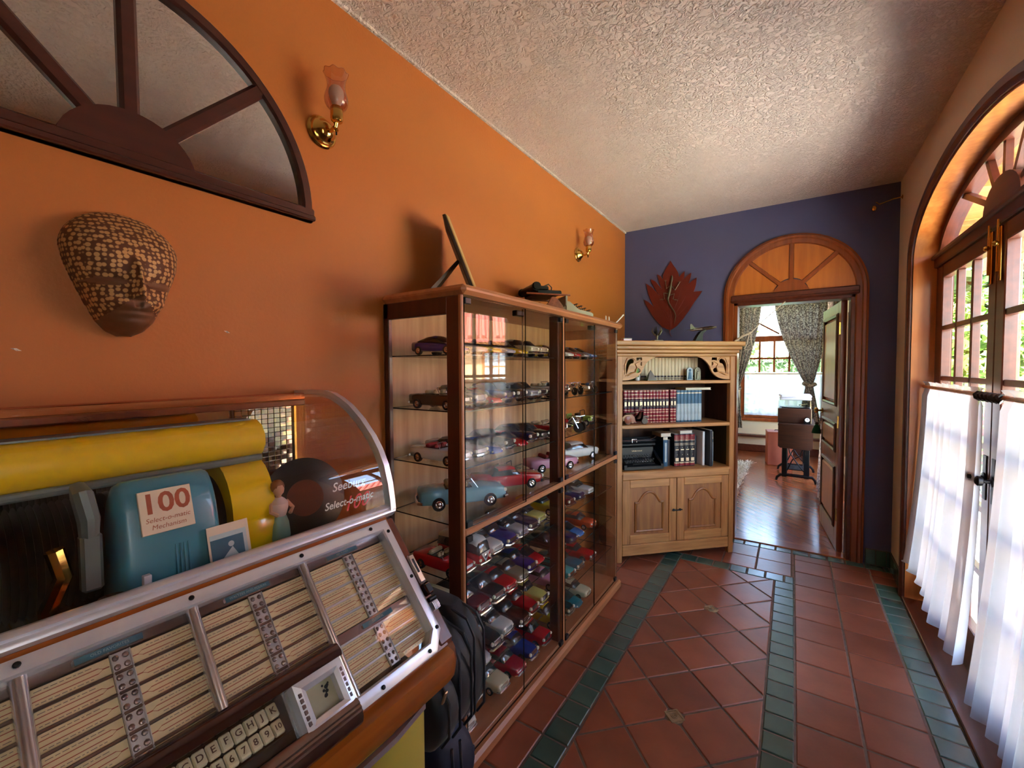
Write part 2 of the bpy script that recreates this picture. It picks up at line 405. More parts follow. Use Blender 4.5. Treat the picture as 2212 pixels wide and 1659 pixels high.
G().sweep([(XR + .1, BW0 + .03, BZ0 + .03), (XR + .1, BW1 - .03, BZ0 + .03), (XR + .1, BW1 - .03, BZ1 - .03), (XR + .1, BW0 + .03, BZ1 - .03)], [(-.03, -.06), (-.03, .06), (.03, .06), (.03, -.06)], (-1, 0, 0), True).build('window_frame', 'dark_wood', wb)
G().box(XR + .08, XR + .12, (BW0 + BW1) / 2 - .015, (BW0 + BW1) / 2 + .015, BZ0 + .06, BZ1 - .06, .004).build('mullion', 'dark_wood', wb); G().box(XR + .08, XR + .12, BW0 + .06, BW1 - .06, 1.45, 1.48, .004).build('glazing_bar', 'dark_wood', wb)
G().add([(XR + .1, BW0 + .05, BZ0 + .05), (XR + .1, BW1 - .05, BZ0 + .05), (XR + .1, BW1 - .05, BZ1 - .05), (XR + .1, BW0 + .05, BZ1 - .05)], [(0, 1, 2, 3)]).build('pane', 'pane_glass', wb, smooth=False)
# thin cove line where the orange wall meets the ceiling
G().box(XL, XL + .012, YB, YF, ZC - .012, ZC).build('trim_1', 'stucco', kind='structure')
# dark green baseboard tiles
bb = G().box(.478, XR, YF - .008, YF, 0, .118).box(XR - .008, XR, DC + DW + .06, YF, 0, .118).build('baseboard_far', 'grout', kind='structure')
for i in range(3):
    x0 = .482 + i * .062; G().box(x0, min(x0 + .058, XR - .004), YF - .014, YF - .004, .003, .115, .002).build('baseboard_tile', 'green_tile', bb)
for i in range(4):
    y0 = DC + DW + .066 + i * .112; G().box(XR - .014, XR - .004, y0, y0 + .108, .003, .115, .002).build('baseboard_tile', 'green_tile', bb)

# ---- doorway in the far wall: arched trim, fan of panels above the opening
tr = thing('trim_2', None, None, (0, YF, 0), w=True, kind='structure')
ac, aw, az, ar_ = -.023, .493, 2.10, .475
def apath(w, r, z0=0.0, n=32): return [(ac + w, YF, z0), *[(ac + w * math.cos(math.pi * i / n), YF, az + r * math.sin(math.pi * i / n)) for i in range(n + 1)], (ac - w, YF, z0)]
prof = [(-.05, 0), (-.05, .018), (-.042, .026), (-.012, .026), (-.004, .034), (.012, .034), (.018, .022), (.03, .018), (.03, 0)]
G().sweep(apath(aw - .033, ar_ - .033), prof, (0, -1, 0)).build('door_casing', 'door_wood', tr)
g = G(); n = 32                                   # solid fan panels
pts = [(ac + (aw - .05) * math.cos(math.pi * i / n), YF - .012, az + (ar_ - .05) * math.sin(math.pi * i / n)) for i in range(n + 1)]
g.prism([(p[0], YF - .010, p[2]) for p in pts], (0, .012, 0)); 
for a0, a1 in ((0, 45), (45, 90), (90, 135), (135, 180)):
    q = G(); rr = [(math.cos(R(a0 + (a1 - a0) * i / 10)), math.sin(R(a0 + (a1 - a0) * i / 10))) for i in range(11)]
    q.prism([(ac + .12 * c, YF - .014, az + .12 * s_) for c, s_ in rr[::-1]] + [(ac + (aw - .06) * c, YF - .014, az + (ar_ - .06) * s_) for c, s_ in rr], (0, .010, 0)); q.build('fan_panel', 'door_panel', tr)
for a in (45, 90, 135):
    c, s_ = math.cos(R(a)), math.sin(R(a)); q = G()
    q.sweep([(ac + .1 * c, YF - .013, az + .1 * s_), (ac + (aw - .06) * c, YF - .013, az + (ar_ - .06) * s_)], [(-.018, 0), (-.012, .012), (.012, .012), (.018, 0)], (0, -1, 0)); q.build('fan_muntin', 'door_wood', tr)
q = G(); q.prism([(ac + .125 * math.cos(R(22.5 + 33.75 * i)), YF - .026, az - .02 + .135 * math.sin(R(22.5 + 33.75 * i))) for i in range(5)] + [(ac - .14, YF - .026, az - .01), (ac + .14, YF - .026, az - .01)][::1], (0, .02, 0)); q.build('fan_hub', 'door_wood', tr)
q = G(); q.sweep([(ac + (aw - .055) * math.cos(math.pi * i / n), YF - .012, az + (ar_ - .055) * math.sin(math.pi * i / n)) for i in range(n + 1)], [(-.012, 0), (-.006, .012), (.006, .012), (.012, 0)], (0, -1, 0)); q.build('fan_bead', 'dark_wood', tr)
q = G(); q.box(FX0 - .02, FX1 + .02, YF - .036, YF + .0, FZ - .006, FZ + .06, .008); q.box(FX0 - .02, FX1 + .02, YF - .046, YF - .02, FZ + .0, FZ + .022, .008); q.build('lintel', 'dark_wood', tr)
# jamb lining
tr3 = thing('trim_3', None, None, (0, YF, 0), w=True, kind='structure')
G().box(FX0, FX0 + .03, YF - .012, YF + .152, 0, FZ, .004).build('jamb', 'door_wood', tr3); G().box(FX1 - .03, FX1, YF - .012, YF + .152, 0, FZ, .004).build('jamb', 'dark_wood', tr3)
G().box(FX0, FX1, YF - .012, YF + .152, FZ - .03, FZ, .004).build('head_jamb', 'dark_wood', tr3); G().box(FX0, FX1, YF - .01, YF + .15, -.01, .008, .003).build('threshold', 'plank', tr3)

# ---- arched garden doors in the right wall: casing, reveal lining
tr4 = thing('trim_4', None, None, (XR, DC, 0), w=True, kind='structure')
pa = [(XR, DC - DW, 0)] + [(XR, y, z) for y, z in arch_pts()[::-1]] + [(XR, DC + DW, 0)]
G().sweep(pa, [(.055, 0), (.055, .02), (.046, .03), (.016, .03), (.008, .022), (-.004, .018), (-.004, 0)], (-1, 0, 0)).build('arch_casing', 'dark_wood', tr4)
G().sweep(pa, [(.0, -.17), (.0, .008), (-.014, .008), (-.014, -.17)], (-1, 0, 0)).build('reveal_lining', 'reveal_wood', tr4)
pi_ = [(XR + .13, DC - DW + .014, 0)] + [(XR + .13, y, z) for y, z in arch_pts(28, DW - .014, DZ, DR - .014)[::-1]] + [(XR + .13, DC + DW - .014, 0)]
G().sweep(pi_, [(.0, -.035), (.0, .03), (-.045, .03), (-.045, -.035)], (-1, 0, 0)).build('door_frame', 'dark_wood', tr4)
G().box(XR + .085, XR + .16, DC - DW, DC + DW, 2.10, 2.19, .006).box(XR + .07, XR + .16, DC - DW, DC + DW, 2.15, 2.175, .006).build('transom_bar', 'dark_wood', tr4)
G().box(XR - .02, XR + .17, DC - DW, DC + DW, -.02, .012, .004).build('threshold', 'dark_wood', tr4)
# fan light above the doors
fan = thing('window_1', None, None, (XR + .13, DC, 2.19), w=True, kind='structure')
fz = 2.19; fx = XR + .12
for a in (22, 52, 90, 128, 158):
    c, s_ = math.cos(R(a)), math.sin(R(a)); L = 1 / math.sqrt((c / (DW - .05)) ** 2 + (s_ / (DZ + DR - .05 - fz)) ** 2)
    G().sweep([(fx, DC + .14 * c, fz + .10 * s_), (fx, DC + L * c, fz + L * s_)], [(-.014, -.012), (-.014, .012), (.014, .012), (.014, -.012)], (-1, 0, 0)).build('muntin', 'dark_wood', fan)
G().prism([(fx - .02, DC + .2 * math.cos(math.pi * i / 14), fz + .13 * math.sin(math.pi * i / 14)) for i in range(15)], (.04, 0, 0)).build('fan_hub', 'dark_wood', fan)
G().add([(fx + .003, DC + (DW - .05) * math.cos(math.pi * i / 28), fz + (DZ + DR - .05 - fz) * math.sin(math.pi * i / 28)) for i in range(29)], [tuple(range(29))]).build('pane', 'pane_glass', fan, smooth=False)
# the two glazed leaves
def leaf(y0, y1, nm, knob):
    d = thing(nm, None, None, (fx, (y0 + y1) / 2, .02), w=True, kind='structure'); X0, X1 = fx - .022, fx + .022; zt = 2.098
    sw = .085
    for a, b in ((y0, y0 + sw), (y1 - sw, y1)): G().box(X0, X1, a, b, .02, zt, .004).build('stile', 'dark_wood', d)
    G().box(X0, X1, y0 + sw, y1 - sw, zt - .075, zt, .004).build('top_rail', 'dark_wood', d); G().box(X0, X1, y0 + sw, y1 - sw, .02, .24, .004).build('bottom_rail', 'dark_wood', d)
    ya, yb, za, zb = y0 + sw, y1 - sw, .24, zt - .075; nc, nr = 3, 6
    for i in range(1, nc): y = ya + (yb - ya) * i / nc; G().box(X0 + .006, X1 - .006, y - .014, y + .014, za, zb, .003).build('muntin', 'dark_wood', d)
    for i in range(1, nr): z = za + (zb - za) * i / nr; G().box(X0 + .006, X1 - .006, ya, yb, z - .014, z + .014, .003).build('muntin', 'dark_wood', d)
    for i in range(nc):
        for j in range(nr):
            p0, p1, q0, q1 = ya + (yb - ya) * i / nc, ya + (yb - ya) * (i + 1) / nc, za + (zb - za) * j / nr, za + (zb - za) * (j + 1) / nr
            G().add([(fx, p0, q0), (fx, p1, q0), (fx, p1, q1), (fx, p0, q1)], [(0, 1, 2, 3)]).build('pane', 'pane_glass', d, smooth=False)
    g = G(); g.lathe([(.0, 0), (.022, .002), (.022, .008), (.008, .012), (.008, .03), (.02, .036), (.022, .05), (.012, .058), (0, .06)], 14, (X0, knob, 1.0), (-1, 0, 0)); g.box(X0 - .004, X0, knob - .02, knob + .02, .9, 1.1, .002); g.build('door_knob', 'black_iron', d)
    g = G(); g.box(X0 - .008, X0, knob - .012, knob + .012, 1.86, 2.09, .002); g.tube([(X0 - .012, knob, 1.9), (X0 - .012, knob, 2.12)], .006); g.sphere((X0 - .02, knob, 2.02), .012); g.build('bolt', 'brass', d)
leaf(DC - DW + .06, DC - .004, 'door_1', DC - .05); leaf(DC + .004, DC + DW - .06, 'door_2', DC + .05)

# ---- cafe curtains on a rope rod across the doors
def curtain(name, mt, p0, p1, zt, zb, folds, amp, out, parent=None, flare=(0, 0), ruff=.03, label=None, cat='curtain', group=None, n=90, hem=None, ph=0.0):
    """gathered cloth between two floor points (x,y); out = horizontal normal"""
    o = Vector(out).normalized(); a, b = Vector(p0), Vector(p1); zs = [zt + ruff, zt + ruff * .5, zt, zt - .012, zt - .05] + [zt - .05 - (zt - .05 - zb) * i / 12 for i in range(1, 13)]
    rowsv = []
    for z in zs:
        t = (zt - z) / (zt - zb); t = max(0, t); row = []
        for i in range(n + 1):
            u = i / n; q = a.lerp(b, u); sp = (u - .5) * (flare[0] * t); q = q + (b - a) * sp
            pinch = .35 if abs(z - zt) < .02 else 1
            w = math.sin(u * folds * 2 * math.pi + ph + .5 * math.sin(u * 9)) * .75 + .35 * math.sin(u * folds * 4.7 + 1.3 + ph)
            d = amp * pinch * (.55 + .6 * t) * w + flare[1] * t * t
            zz = z + (math.sin(u * folds * 6.3) * .004 if z > zt else 0) + (hem(u) if (hem and t > .95) else 0)
            row.append((q.x + o.x * d, q.y + o.y * d, zz))
        rowsv.append(row)
    g = G(); g.grid(rowsv); ob = g.build(name, mt, parent, ang=180, label=label, cat=cat, group=group)
    return ob
cx0 = XR + .055
cloth('linen', (232, 226, 214), .52, .10)
curtain('fill_window_curtain', 'linen', (XR - .03, BW0 - .04), (XR - .03, BW1 + .04), 2.28, .85, 7, .018, (-1, 0), label='pale linen curtain drawn over the added fill window opposite the jukebox')  # cloth over the added window, its translucency sets the fill light
curtain('cafe_curtain', 'voile', (cx0, 3.60), (cx0, 2.66), 1.375, .16, 8, .030, (-1, 0), flare=(.06, .055), label='white sheer cafe curtain hung beside the blue wall end of the garden doors', group='sheer curtains on the garden doors', hem=lambda u: .10 * (1 - u) * (1 if u < .5 else .6))
curtain('cafe_curtain', 'voile', (cx0, 2.40), (cx0, 1.82), 1.375, .13, 7, .032, (-1, 0), flare=(.06, .05), label='white sheer cafe curtain hung at the middle of the garden doors', group='sheer curtains on the garden doors', ph=1.1)
g = G(); g.tube([(cx0, 1.76 + .01, 1.375), (cx0, 3.63, 1.375)], .010, 10); rod = g.build('curtain_rod', 'reveal_wood', label='thin wooden rod holding the sheer cafe curtains', cat='curtain rod')
g = G(); g.tube([(cx0 - .012 + .012 * math.cos(i * .9), 2.66 - .26 * i / 40, 1.372 + .012 * math.sin(i * .9)) for i in range(41)], .010, 7); g.build('rope_tie', 'black_iron', label='dark twisted cord wound on the rod between the two sheer curtains', cat='cord')
# small glass-bead hook high in the far right corner
g = G(); g.tube([(XR - .002, 4.07, 2.70), (XR - .05, 4.05, 2.69), (XR - .13, 4.04, 2.665), (XR - .15, 4.04, 2.685)], .0035, 6); h_ = thing('wall_hook', 'thin brass hook with a small glass bead in the corner by the blue wall', 'hook', (XR, 4.06, 2.69), w=True)
g.lathe([(0, 0), (.014, 0), (.014, .004), (0, .006)], 12, (XR, 4.07, 2.70), (-1, 0, 0)); g.build('hook_arm', 'brass', h_); g = G(); g.sphere((XR - .16, 4.035, 2.64), (.014, .014, .02), 10); g.build('bead', 'brass', h_)
# ================================================================ OUTSIDE: patio, roof over it, garden, neighbouring house
mat('patio_stone', (214, 206, 194), .7, var=.18, vscale=5)
mat('lawn', (120, 150, 70), .9, var=.35, vscale=3)
mat('leaf', (118, 158, 62), .6, var=.45, vscale=2)
mat('leaf_dark', (64, 96, 48), .6, var=.45, vscale=2)
mat('leaf_yellow', (176, 190, 82), .6, var=.35, vscale=2)
mat('bark', (92, 74, 58), .9, var=.3, vscale=8)
mat('petal', (206, 92, 84), .6, var=.3, vscale=3)
mat('pine_boards', (206, 140, 84), .6, wood='x', col2=(172, 106, 60), vscale=2)
mat('house_wall', (232, 196, 150), .8, var=.06, vscale=2)
mat('roof_clay', (196, 108, 96), .8, var=.2, vscale=4)
mat('house_pane', (196, 214, 224), .15, spec=.8)
G().box(.80, 7.5, -3.0, 12.2, -.12, -.03).box(-8, .8, 8.86, 12.2, -.12, -.03).build('ground_patio', 'patio_stone', kind='structure')
G().box(7.5, 26, -8, 26, -.14, -.05).box(-8, 7.5, 12.2, 26, -.14, -.05).build('ground_lawn', 'lawn', kind='structure')
# boarded roof over the near part of the patio, with rafters and posts
pr = thing('patio_roof', 'boarded timber roof over the patio outside the garden doors', 'roof', (.82, 2.5, 2.9), w=True)
for i in range(8):
    y = -.6 + i * .9; G().box(.81, 1.75, y, y + .885, 2.86 + .0, 2.885, .003).build('roof_board', 'pine_boards', pr)
for i in range(5): y = -.3 + i * 1.5; G().prism([(.81, y, 2.74), (1.8, y, 2.64), (1.8, y, 2.76), (.81, y, 2.86)], (0, .09, 0)).build('rafter', 'pine_boards', pr)
G().box(1.64, 1.76, -.6, 6.6, 2.48, 2.62, .006).build('eave_beam', 'pine_boards', pr)
for y in (0.35, 5.9): G().box(1.64, 1.76, y, y + .12, -.03, 2.48, .006).build('post', 'pine_boards', pr)
def shrub(name, c, r, n, m, label, cat='shrub', group=None, trunk=0.0, ls=.09, seed=1, flowers=0):
    rd = random.Random(seed); t = thing(name, label, cat, (c[0], c[1], -.05), group=group)
    g = G(); lobes = [(Vector((rd.uniform(-.5, .5) * r[0], rd.uniform(-.5, .5) * r[1], c[2] + .05 + rd.uniform(-.5, .55) * r[2])), rd.uniform(.45, .7)) for _ in range(9)]
    for _ in range(n):
        lc, lr = rd.choice(lobes); d = Vector((rd.gauss(0, 1), rd.gauss(0, 1), rd.gauss(0, 1))).normalized(); p = lc + Vector((d.x * r[0] * lr, d.y * r[1] * lr, d.z * r[2] * lr)) * rd.uniform(.75, 1.05)
        if p.z < .02: p.z = .02 + rd.random() * .2
        a = Vector((rd.gauss(0, 1), rd.gauss(0, 1), rd.gauss(0, .7))).normalized() * ls; b = a.cross(d).normalized() * ls * .5 if a.cross(d).length > 1e-5 else Vector((ls, 0, 0))
        k = 1 if (flowers and rd.random() < flowers) else 0
        g.add([p - a * .9, p + b, p + a, p - b], [(0, 1, 2, 3)], k)
    g.build('foliage', [m, 'petal'], t, smooth=False, kind='stuff')
    g = G()
    for i in range(4 if not trunk else 1):
        x, y = (rd.uniform(-.2, .2), rd.uniform(-.2, .2)) if not trunk else (0, 0)
        g.tube([(x, y, 0), (x * 1.3, y * 1.3, max(.3, c[2] * .6)), (x * 2, y * 2, max(.5, c[2]))], [max(trunk, .02), max(trunk * .8, .015), .012], 8)
    g.build('trunk' if trunk else 'stem', 'bark', t)
    return t
shrub('garden_tree', (2.9, 11.6, 2.9), (1.2, 1.0, 1.4), 2600, 'leaf_dark', 'darker leafy tree in the garden behind the tall bush', 'tree', None, .12, .13, 3)
shrub('garden_tree', (5.4, 15.2, 3.2), (1.6, 1.6, 1.8), 2600, 'leaf_yellow', 'tall yellow green tree at the back of the garden', 'tree', None, .14, .15, 4)
shrub('flowering_shrub', (1.9, 7.2, .55), (.6, .5, .5), 1500, 'leaf', 'low garden shrub dotted with pink flowers beside the patio', 'shrub', None, 0, .06, 5, .3)
shrub('garden_bush', (2.15, 9.1, 1.5), (.95, .6, 1.35), 2600, 'leaf', 'tall light green garden bush behind the pink flowering shrub', 'shrub', None, 0, .09, 6)
shrub('garden_tree', (10.2, 2.4, 3.0), (1.6, 1.8, 1.8), 2200, 'leaf', 'broad green tree across the lawn opposite the garden doors', 'tree', None, .14, .16, 8)
# neighbouring house: walls, small-paned windows, clay roof
hs = thing('garden_house', 'ochre house with small-paned windows and a pink clay roof across the patio', 'house', (7.6, 8.6, -.05), R(-43))
G().box(-3.2, 3.2, 0, 3.0, 0, 2.55).build('wall', 'house_wall', hs)
G().prism([(-3.6, -.55, 2.32), (-3.6, 1.5, 3.75), (-3.6, 3.5, 2.32), (-3.6, 3.5, 2.45), (-3.6, 1.5, 3.92), (-3.6, -.55, 2.45)], (7.2, 0, 0)).build('roof', 'roof_clay', hs)
for i in range(36): x = -3.55 + i * .2; G().tube([(x, -.58, 2.46), (x, 1.45, 3.93)], .07, 6).build('roof_tile_row', 'roof_clay', hs)
G().box(-3.55, 3.55, -.52, 0, 2.28, 2.34).build('soffit', 'pine_boards', hs)
for x0 in (-2.3, -.75, .8):
    w = G().box(x0, x0 + 1.0, -.04, .02, .7, 2.1).build('window', 'pine_boards', hs)
    for i in range(2):
        for j in range(3): G().box(x0 + .08 + i * .44, x0 + .48 + i * .44, -.05, -.03, .78 + j * .43, 1.16 + j * .43).build('pane', 'house_pane', w)
# hedge and tree seen through the window of the far room
hd = thing('hedge', 'clipped dark green hedge outside the window of the far room', 'hedge', (-.4, 11.4, -.05))
g = G(); rd = random.Random(11)
for _ in range(4200):
    p = Vector((rd.uniform(-2.6, 2.6), rd.choice((-.42, rd.uniform(-.42, .42))), 0)); p.z = 1.72 if rd.random() < .25 else rd.uniform(.05, 1.72)
    p += Vector((0, rd.uniform(-.05, .05), rd.uniform(-.04, .05))); a = Vector((rd.gauss(0, 1), rd.gauss(0, 1), rd.gauss(0, 1))).normalized() * .06; b = Vector((rd.gauss(0, 1), rd.gauss(0, 1), rd.gauss(0, 1))).normalized() * .035
    g.add([p - a, p + b, p + a, p - b], [(0, 1, 2, 3)])
g.build('foliage', 'leaf_dark', hd, smooth=False, kind='stuff'); G().box(-2.55, 2.55, -.36, .36, 0, 1.66).build('inner_twigs', 'leaf_dark', hd)
shrub('garden_tree', (-2.6, 16.5, 3.0), (1.6, 1.4, 1.6), 2000, 'leaf', 'light green tree rising beyond the clipped hedge', 'tree', None, .14, .16, 12)
# ================================================================ FAR ROOM seen through the doorway
AX0, AX1, AY0, AY1 = -2.2, .62, YF + .15, 8.70
WX0, WX1, WZ0, WZ1, WZS = -.78, .45, .60, 2.66, 2.05     # window opening
mat('white_ceiling', (238, 232, 220), .8, var=.03)
mat('rug_pile', (236, 228, 210), .95, var=.2, vscale=20, sheen=.3)
mat('oak_dark', (70, 38, 22), .4, wood='x', col2=(50, 26, 16), vscale=3, coat=.3)
mat('paper', (226, 230, 244), .7, var=.03); mat('acrylic_black', (22, 22, 24), .2); glass('acrylic', (225, 228, 230), 1.2)
mat('red_box', (168, 84, 58), .5, var=.12, vscale=10); mat('white_plastic', (235, 233, 228), .4); mat('ink', (60, 60, 90), .6)
mat('tassel_green', (20, 84, 52), .9); mat('tassel_red', (150, 30, 28), .9); mat('cord_white', (224, 210, 180), .8)
ff = G().box(AX0, AX1, AY0, AY1, -.08, -.006).build('floor_far', 'dark_wood', kind='structure')
w = .088; d = Vector((1, -1)).normalized(); nrm = Vector((1, 1)).normalized(); k0 = nrm.dot(Vector((-1.55, AY0))); kk = 0
while True:
    c = k0 + kk * w
    if c > nrm.dot(Vector((AX1, AY1))): break
    q = [tuple(nrm * (c + .0012) - d * 12), tuple(nrm * (c + .0012) + d * 12), tuple(nrm * (c + w - .0012) + d * 12), tuple(nrm * (c + w - .0012) - d * 12)]
    q = clip(q, -1.55, AX1, AY0, AY1)
    if q and area(q) > .002:
        n = len(q); cxy = (sum(a[0] for a in q) / n, sum(a[1] for a in q) / n)
        g = G(); g.X = Matrix.Rotation(R(45), 4, 'Z'); g.prism([(a[0] - cxy[0], a[1] - cxy[1], -.012) for a in q], (0, 0, .012)); o = g.build('plank', 'plank', ff, smooth=False); o.location = (*cxy, 0); o.rotation_euler = (0, 0, R(-45))
    kk += 1
g = G(); g.box(AX0, WX0, AY1, AY1 + .14, 0, ZC); g.box(WX1, AX1, AY1, AY1 + .14, 0, ZC); g.box(WX0, WX1, AY1, AY1 + .14, 0, WZ0); g.box(WX0, WX1, AY1, AY1 + .14, WZ1, ZC)
g.build('wall_window', 'far_paint', kind='structure')
G().box(AX0 - .12, XL - .15, YF, AY0, 0, ZC).build('wall_far_return', 'far_paint', kind='structure')
G().box(AX1, AX1 + .12, AY0, 5.7, 0, ZC).box(AX1, AX1 + .12, 7.5, AY1 + .14, 0, ZC).box(AX1, AX1 + .12, 5.7, 7.5, 2.25, ZC).box(AX1, AX1 + .12, 5.7, 7.5, 0, .25).build('wall_far_right', 'far_paint', kind='structure')
w4 = thing('window_4', None, None, (AX1 + .06, 6.6, .25), w=True, kind='structure')  # window guessed from the pale curtain, added to light the far room
G().sweep([(AX1 + .06, 5.73, .28), (AX1 + .06, 7.47, .28), (AX1 + .06, 7.47, 2.22), (AX1 + .06, 5.73, 2.22)], [(-.03, -.05), (-.03, .05), (.03, .05), (.03, -.05)], (-1, 0, 0), True).build('window_frame', 'door_wood', w4)
for y in (6.31, 6.89): G().box(AX1 + .04, AX1 + .08, y - .016, y + .016, .3, 2.2, .003).build('mullion', 'door_wood', w4)
G().add([(AX1 + .06, 5.75, .3), (AX1 + .06, 7.45, .3), (AX1 + .06, 7.45, 2.2), (AX1 + .06, 5.75, 2.2)], [(0, 1, 2, 3)]).build('pane', 'pane_glass', w4, smooth=False); G().box(AX0 - .12, AX0, AY0, AY1 + .14, 0, ZC).build('wall_far_left', 'far_paint', kind='structure')
G().box(AX0 - .12, AX1 + .2, YF + .02, AY1 + .14, ZC, ZC + .1).build('ceiling_far', 'white_ceiling', kind='structure')
G().box(AX0, AX1, AY1 - .016, AY1, 0, .12, .004).build('baseboard_window', 'dark_wood', kind='structure')
G().box(AX0, WX1, AY1 - .14, AY1, .27, .31, .006).build('trim_5', 'dark_wood', kind='structure')
# window: frame, sill, arched head, muntins, panes
wi = thing('window_2', None, None, ((WX0 + WX1) / 2, AY1, WZ0), w=True, kind='structure'); wy = AY1 + .05; wc = (WX0 + WX1) / 2
for a, b in ((WX0, WX0 + .06), (WX1 - .06, WX1)): G().box(a, b, AY1 - .02, AY1 + .12, WZ0, WZ1, .004).build('frame_side', 'door_wood', wi)
G().box(WX0 - .05, WX1 + .05, AY1 - .08, AY1 + .12, WZ0 - .05, WZ0, .006).build('sill', 'door_wood', wi); G().box(WX0, WX1, AY1 - .02, AY1 + .12, WZ1 - .06, WZ1, .004).build('frame_head', 'door_wood', wi)
G().box(WX0, WX1, wy - .03, wy + .03, 1.95, WZS, .004).build('transom', 'door_wood', wi); G().box(WX0, WX1, wy - .03, wy + .03, WZ0, WZ0 + .09, .004).build('bottom_rail', 'door_wood', wi)
for i in range(1, 5):
    x = WX0 + .06 + (WX1 - WX0 - .12) * i / 5; G().box(x - .016, x + .016, wy - .018, wy + .018, WZ0 + .09, 1.95, .003).build('muntin', 'door_wood', wi)
for z in (1.02, 1.34, 1.655): G().box(WX0 + .06, WX1 - .06, wy - .018, wy + .018, z - .016, z + .016, .003).build('muntin', 'door_wood', wi)
for a in (35, 90, 145):
    c, s_ = math.cos(R(a)), math.sin(R(a)); G().sweep([(wc + .05 * c, wy, WZS + .05 * s_), (wc + .62 * c, wy, WZS + .58 * s_)], [(-.014, -.014), (-.014, .014), (.014, .014), (.014, -.014)], (0, -1, 0)).build('fan_muntin', 'door_wood', wi)
G().add([(WX0 + .05, wy, WZ0 + .05), (WX1 - .05, wy, WZ0 + .05), (WX1 - .05, wy, WZ1 - .05), (WX0 + .05, wy, WZ1 - .05)], [(0, 1, 2, 3)]).build('pane', 'pane_glass', wi, smooth=False)
curtain('cafe_curtain', 'voile_bright', (WX0 + .06, AY1 - .05), (WX1 - .04, AY1 - .05), 1.385, .655, 9, .018, (0, -1), label='short white cafe curtain across the window of the far room')
G().tube([(WX0 + .02, AY1 - .05, 1.385), (WX1 - .0, AY1 - .05, 1.385)], .008).build('curtain_rod', 'brass', label='thin brass rod of the short curtain in the far room', cat='curtain rod')
def tied(name, xt0, xt1, xk, zk, xb0, xb1, zb, label, sgn):
    """tied-back drape: wide at the rod, gathered at the tie, hanging free below"""
    t = thing(name, label, 'curtain', (xk, AY1 - .12, zk), group='tied-back floral curtains', w=True); rowsv = []; n = 70
    for j in range(34):
        u = j / 33; z = 2.63 - (2.63 - zb) * u; tk = (2.63 - zk) / (2.63 - zb)
        if u < tk: q = u / tk; e = q ** 1.6; a = xt0 + (xk - .05 - xt0) * e; b = xt1 + (xk + .05 - xt1) * e
        else: q = (u - tk) / (1 - tk); a = xk - .05 + (xb0 - xk + .05) * q; b = xk + .05 + (xb1 - xk - .05) * q
        rowsv.append([(a + (b - a) * i / n, AY1 - .13 + .028 * math.sin(i / n * 8 * 2 * math.pi + .4 * math.sin(i)) * (1 - .4 * (abs(u - tk) < .05)), z) for i in range(n + 1)])
    g = G(); g.grid(rowsv); g.build('drape', 'floral', t, ang=180)
    G().tube([(xk - .08, AY1 - .135, zk + .03), (xk - .03, AY1 - .185, zk), (xk + .03, AY1 - .185, zk - .01), (xk + .08, AY1 - .135, zk + .02)], .032, 8).build('tie_band', 'floral', t)
tied('drape_curtain', -1.12, -.47, -.86, 1.12, -.98, -.74, .42, 'floral tied-back curtain at the end of the far window beside the bookcase', -1)
tied('drape_curtain', -.28, .50, .23, 1.20, .06, .42, .42, 'floral tied-back curtain of the far window above the record player', 1)
G().tube([(-1.2, AY1 - .13, 2.64), (.55, AY1 - .13, 2.64)], .014).build('curtain_pole', 'door_wood', label='wooden pole carrying the floral curtains of the far room', cat='curtain pole')
curtain('long_curtain', 'floral_light', (.36, 5.25), (.36, 6.25), 2.62, .03, 9, .05, (-1, 0), flare=(.05, .05), label='pale floral floor-length curtain hanging behind the open panelled door')
# shaggy rug
rg = thing('rug', 'shaggy cream wool rug on the wooden floor of the far room', 'rug', (-1.0, 6.1, 0)); g = G(); rd = random.Random(5)
G().box(-.48, .46, -1.5, 1.5, .001, .012, .004).build('backing', 'rug_pile', rg); 
for _ in range(5200):
    x, y = rd.uniform(-.48, .48), rd.uniform(-1.52, 1.52); a = Vector((rd.gauss(0, .03), rd.gauss(0, .03), rd.uniform(.018, .04))); t = Vector((rd.gauss(0, 1), rd.gauss(0, 1), 0)).normalized() * .008; p = Vector((x, y, .008)); g.add([p - t, p + t, p + a + t * .6, p + a - t * .6], [(0, 1, 2, 3)])
g.build('pile', 'rug_pile', rg, smooth=False, kind='stuff')
# treadle sewing table
st = thing('sewing_table', 'old treadle sewing table of dark wood on black iron legs', 'table', (.045, 6.95, 0), 0)
G().box(-.20, .21, -.42, .42, .735, .765, .006).build('table_top', 'oak_dark', st)
G().prism([(-.195, -.425, .745), (-.195, -.425, .47), (-.17, -.425, .45), (.15, -.425, .44), (.18, -.425, .47), (.18, -.425, .745)], (0, .02, 0)).build('drop_leaf', 'oak_dark', st)
G().box(-.17, .17, -.36, .36, .62, .735, .004).build('apron', 'oak_dark', st)
for y in (-.36, .36):
    g = G()
    for x in (-.12, .12): g.box(x - .03, x + .03, y - .015, y + .015, .06, .70, .006)
    g.box(-.12, .12, y - .012, y + .012, .5, .53); g.box(-.12, .12, y - .012, y + .012, .07, .1)
    g.tube([(-.09, y, .15), (-.03, y, .3), (.05, y, .35), (.09, y, .5)], .008, 6); g.tube([(.09, y, .15), (.02, y, .25), (-.06, y, .38), (-.09, y, .5)], .008, 6)
    g.tube([(-.21, y, .008), (-.20, y, .05), (-.16, y, .085), (-.10, y, .09), (.12, y, .09), (.18, y, .085), (.21, y, .05), (.22, y, .008)], [.014, .016, .018, .02, .02, .018, .016, .014], 8); g.build('iron_leg', 'black_iron', st)
g = G(); g.tube([(-.1, -.34, .12), (-.1, .34, .12)], .01); g.tube([(.1, -.34, .12), (.1, .34, .12)], .01)
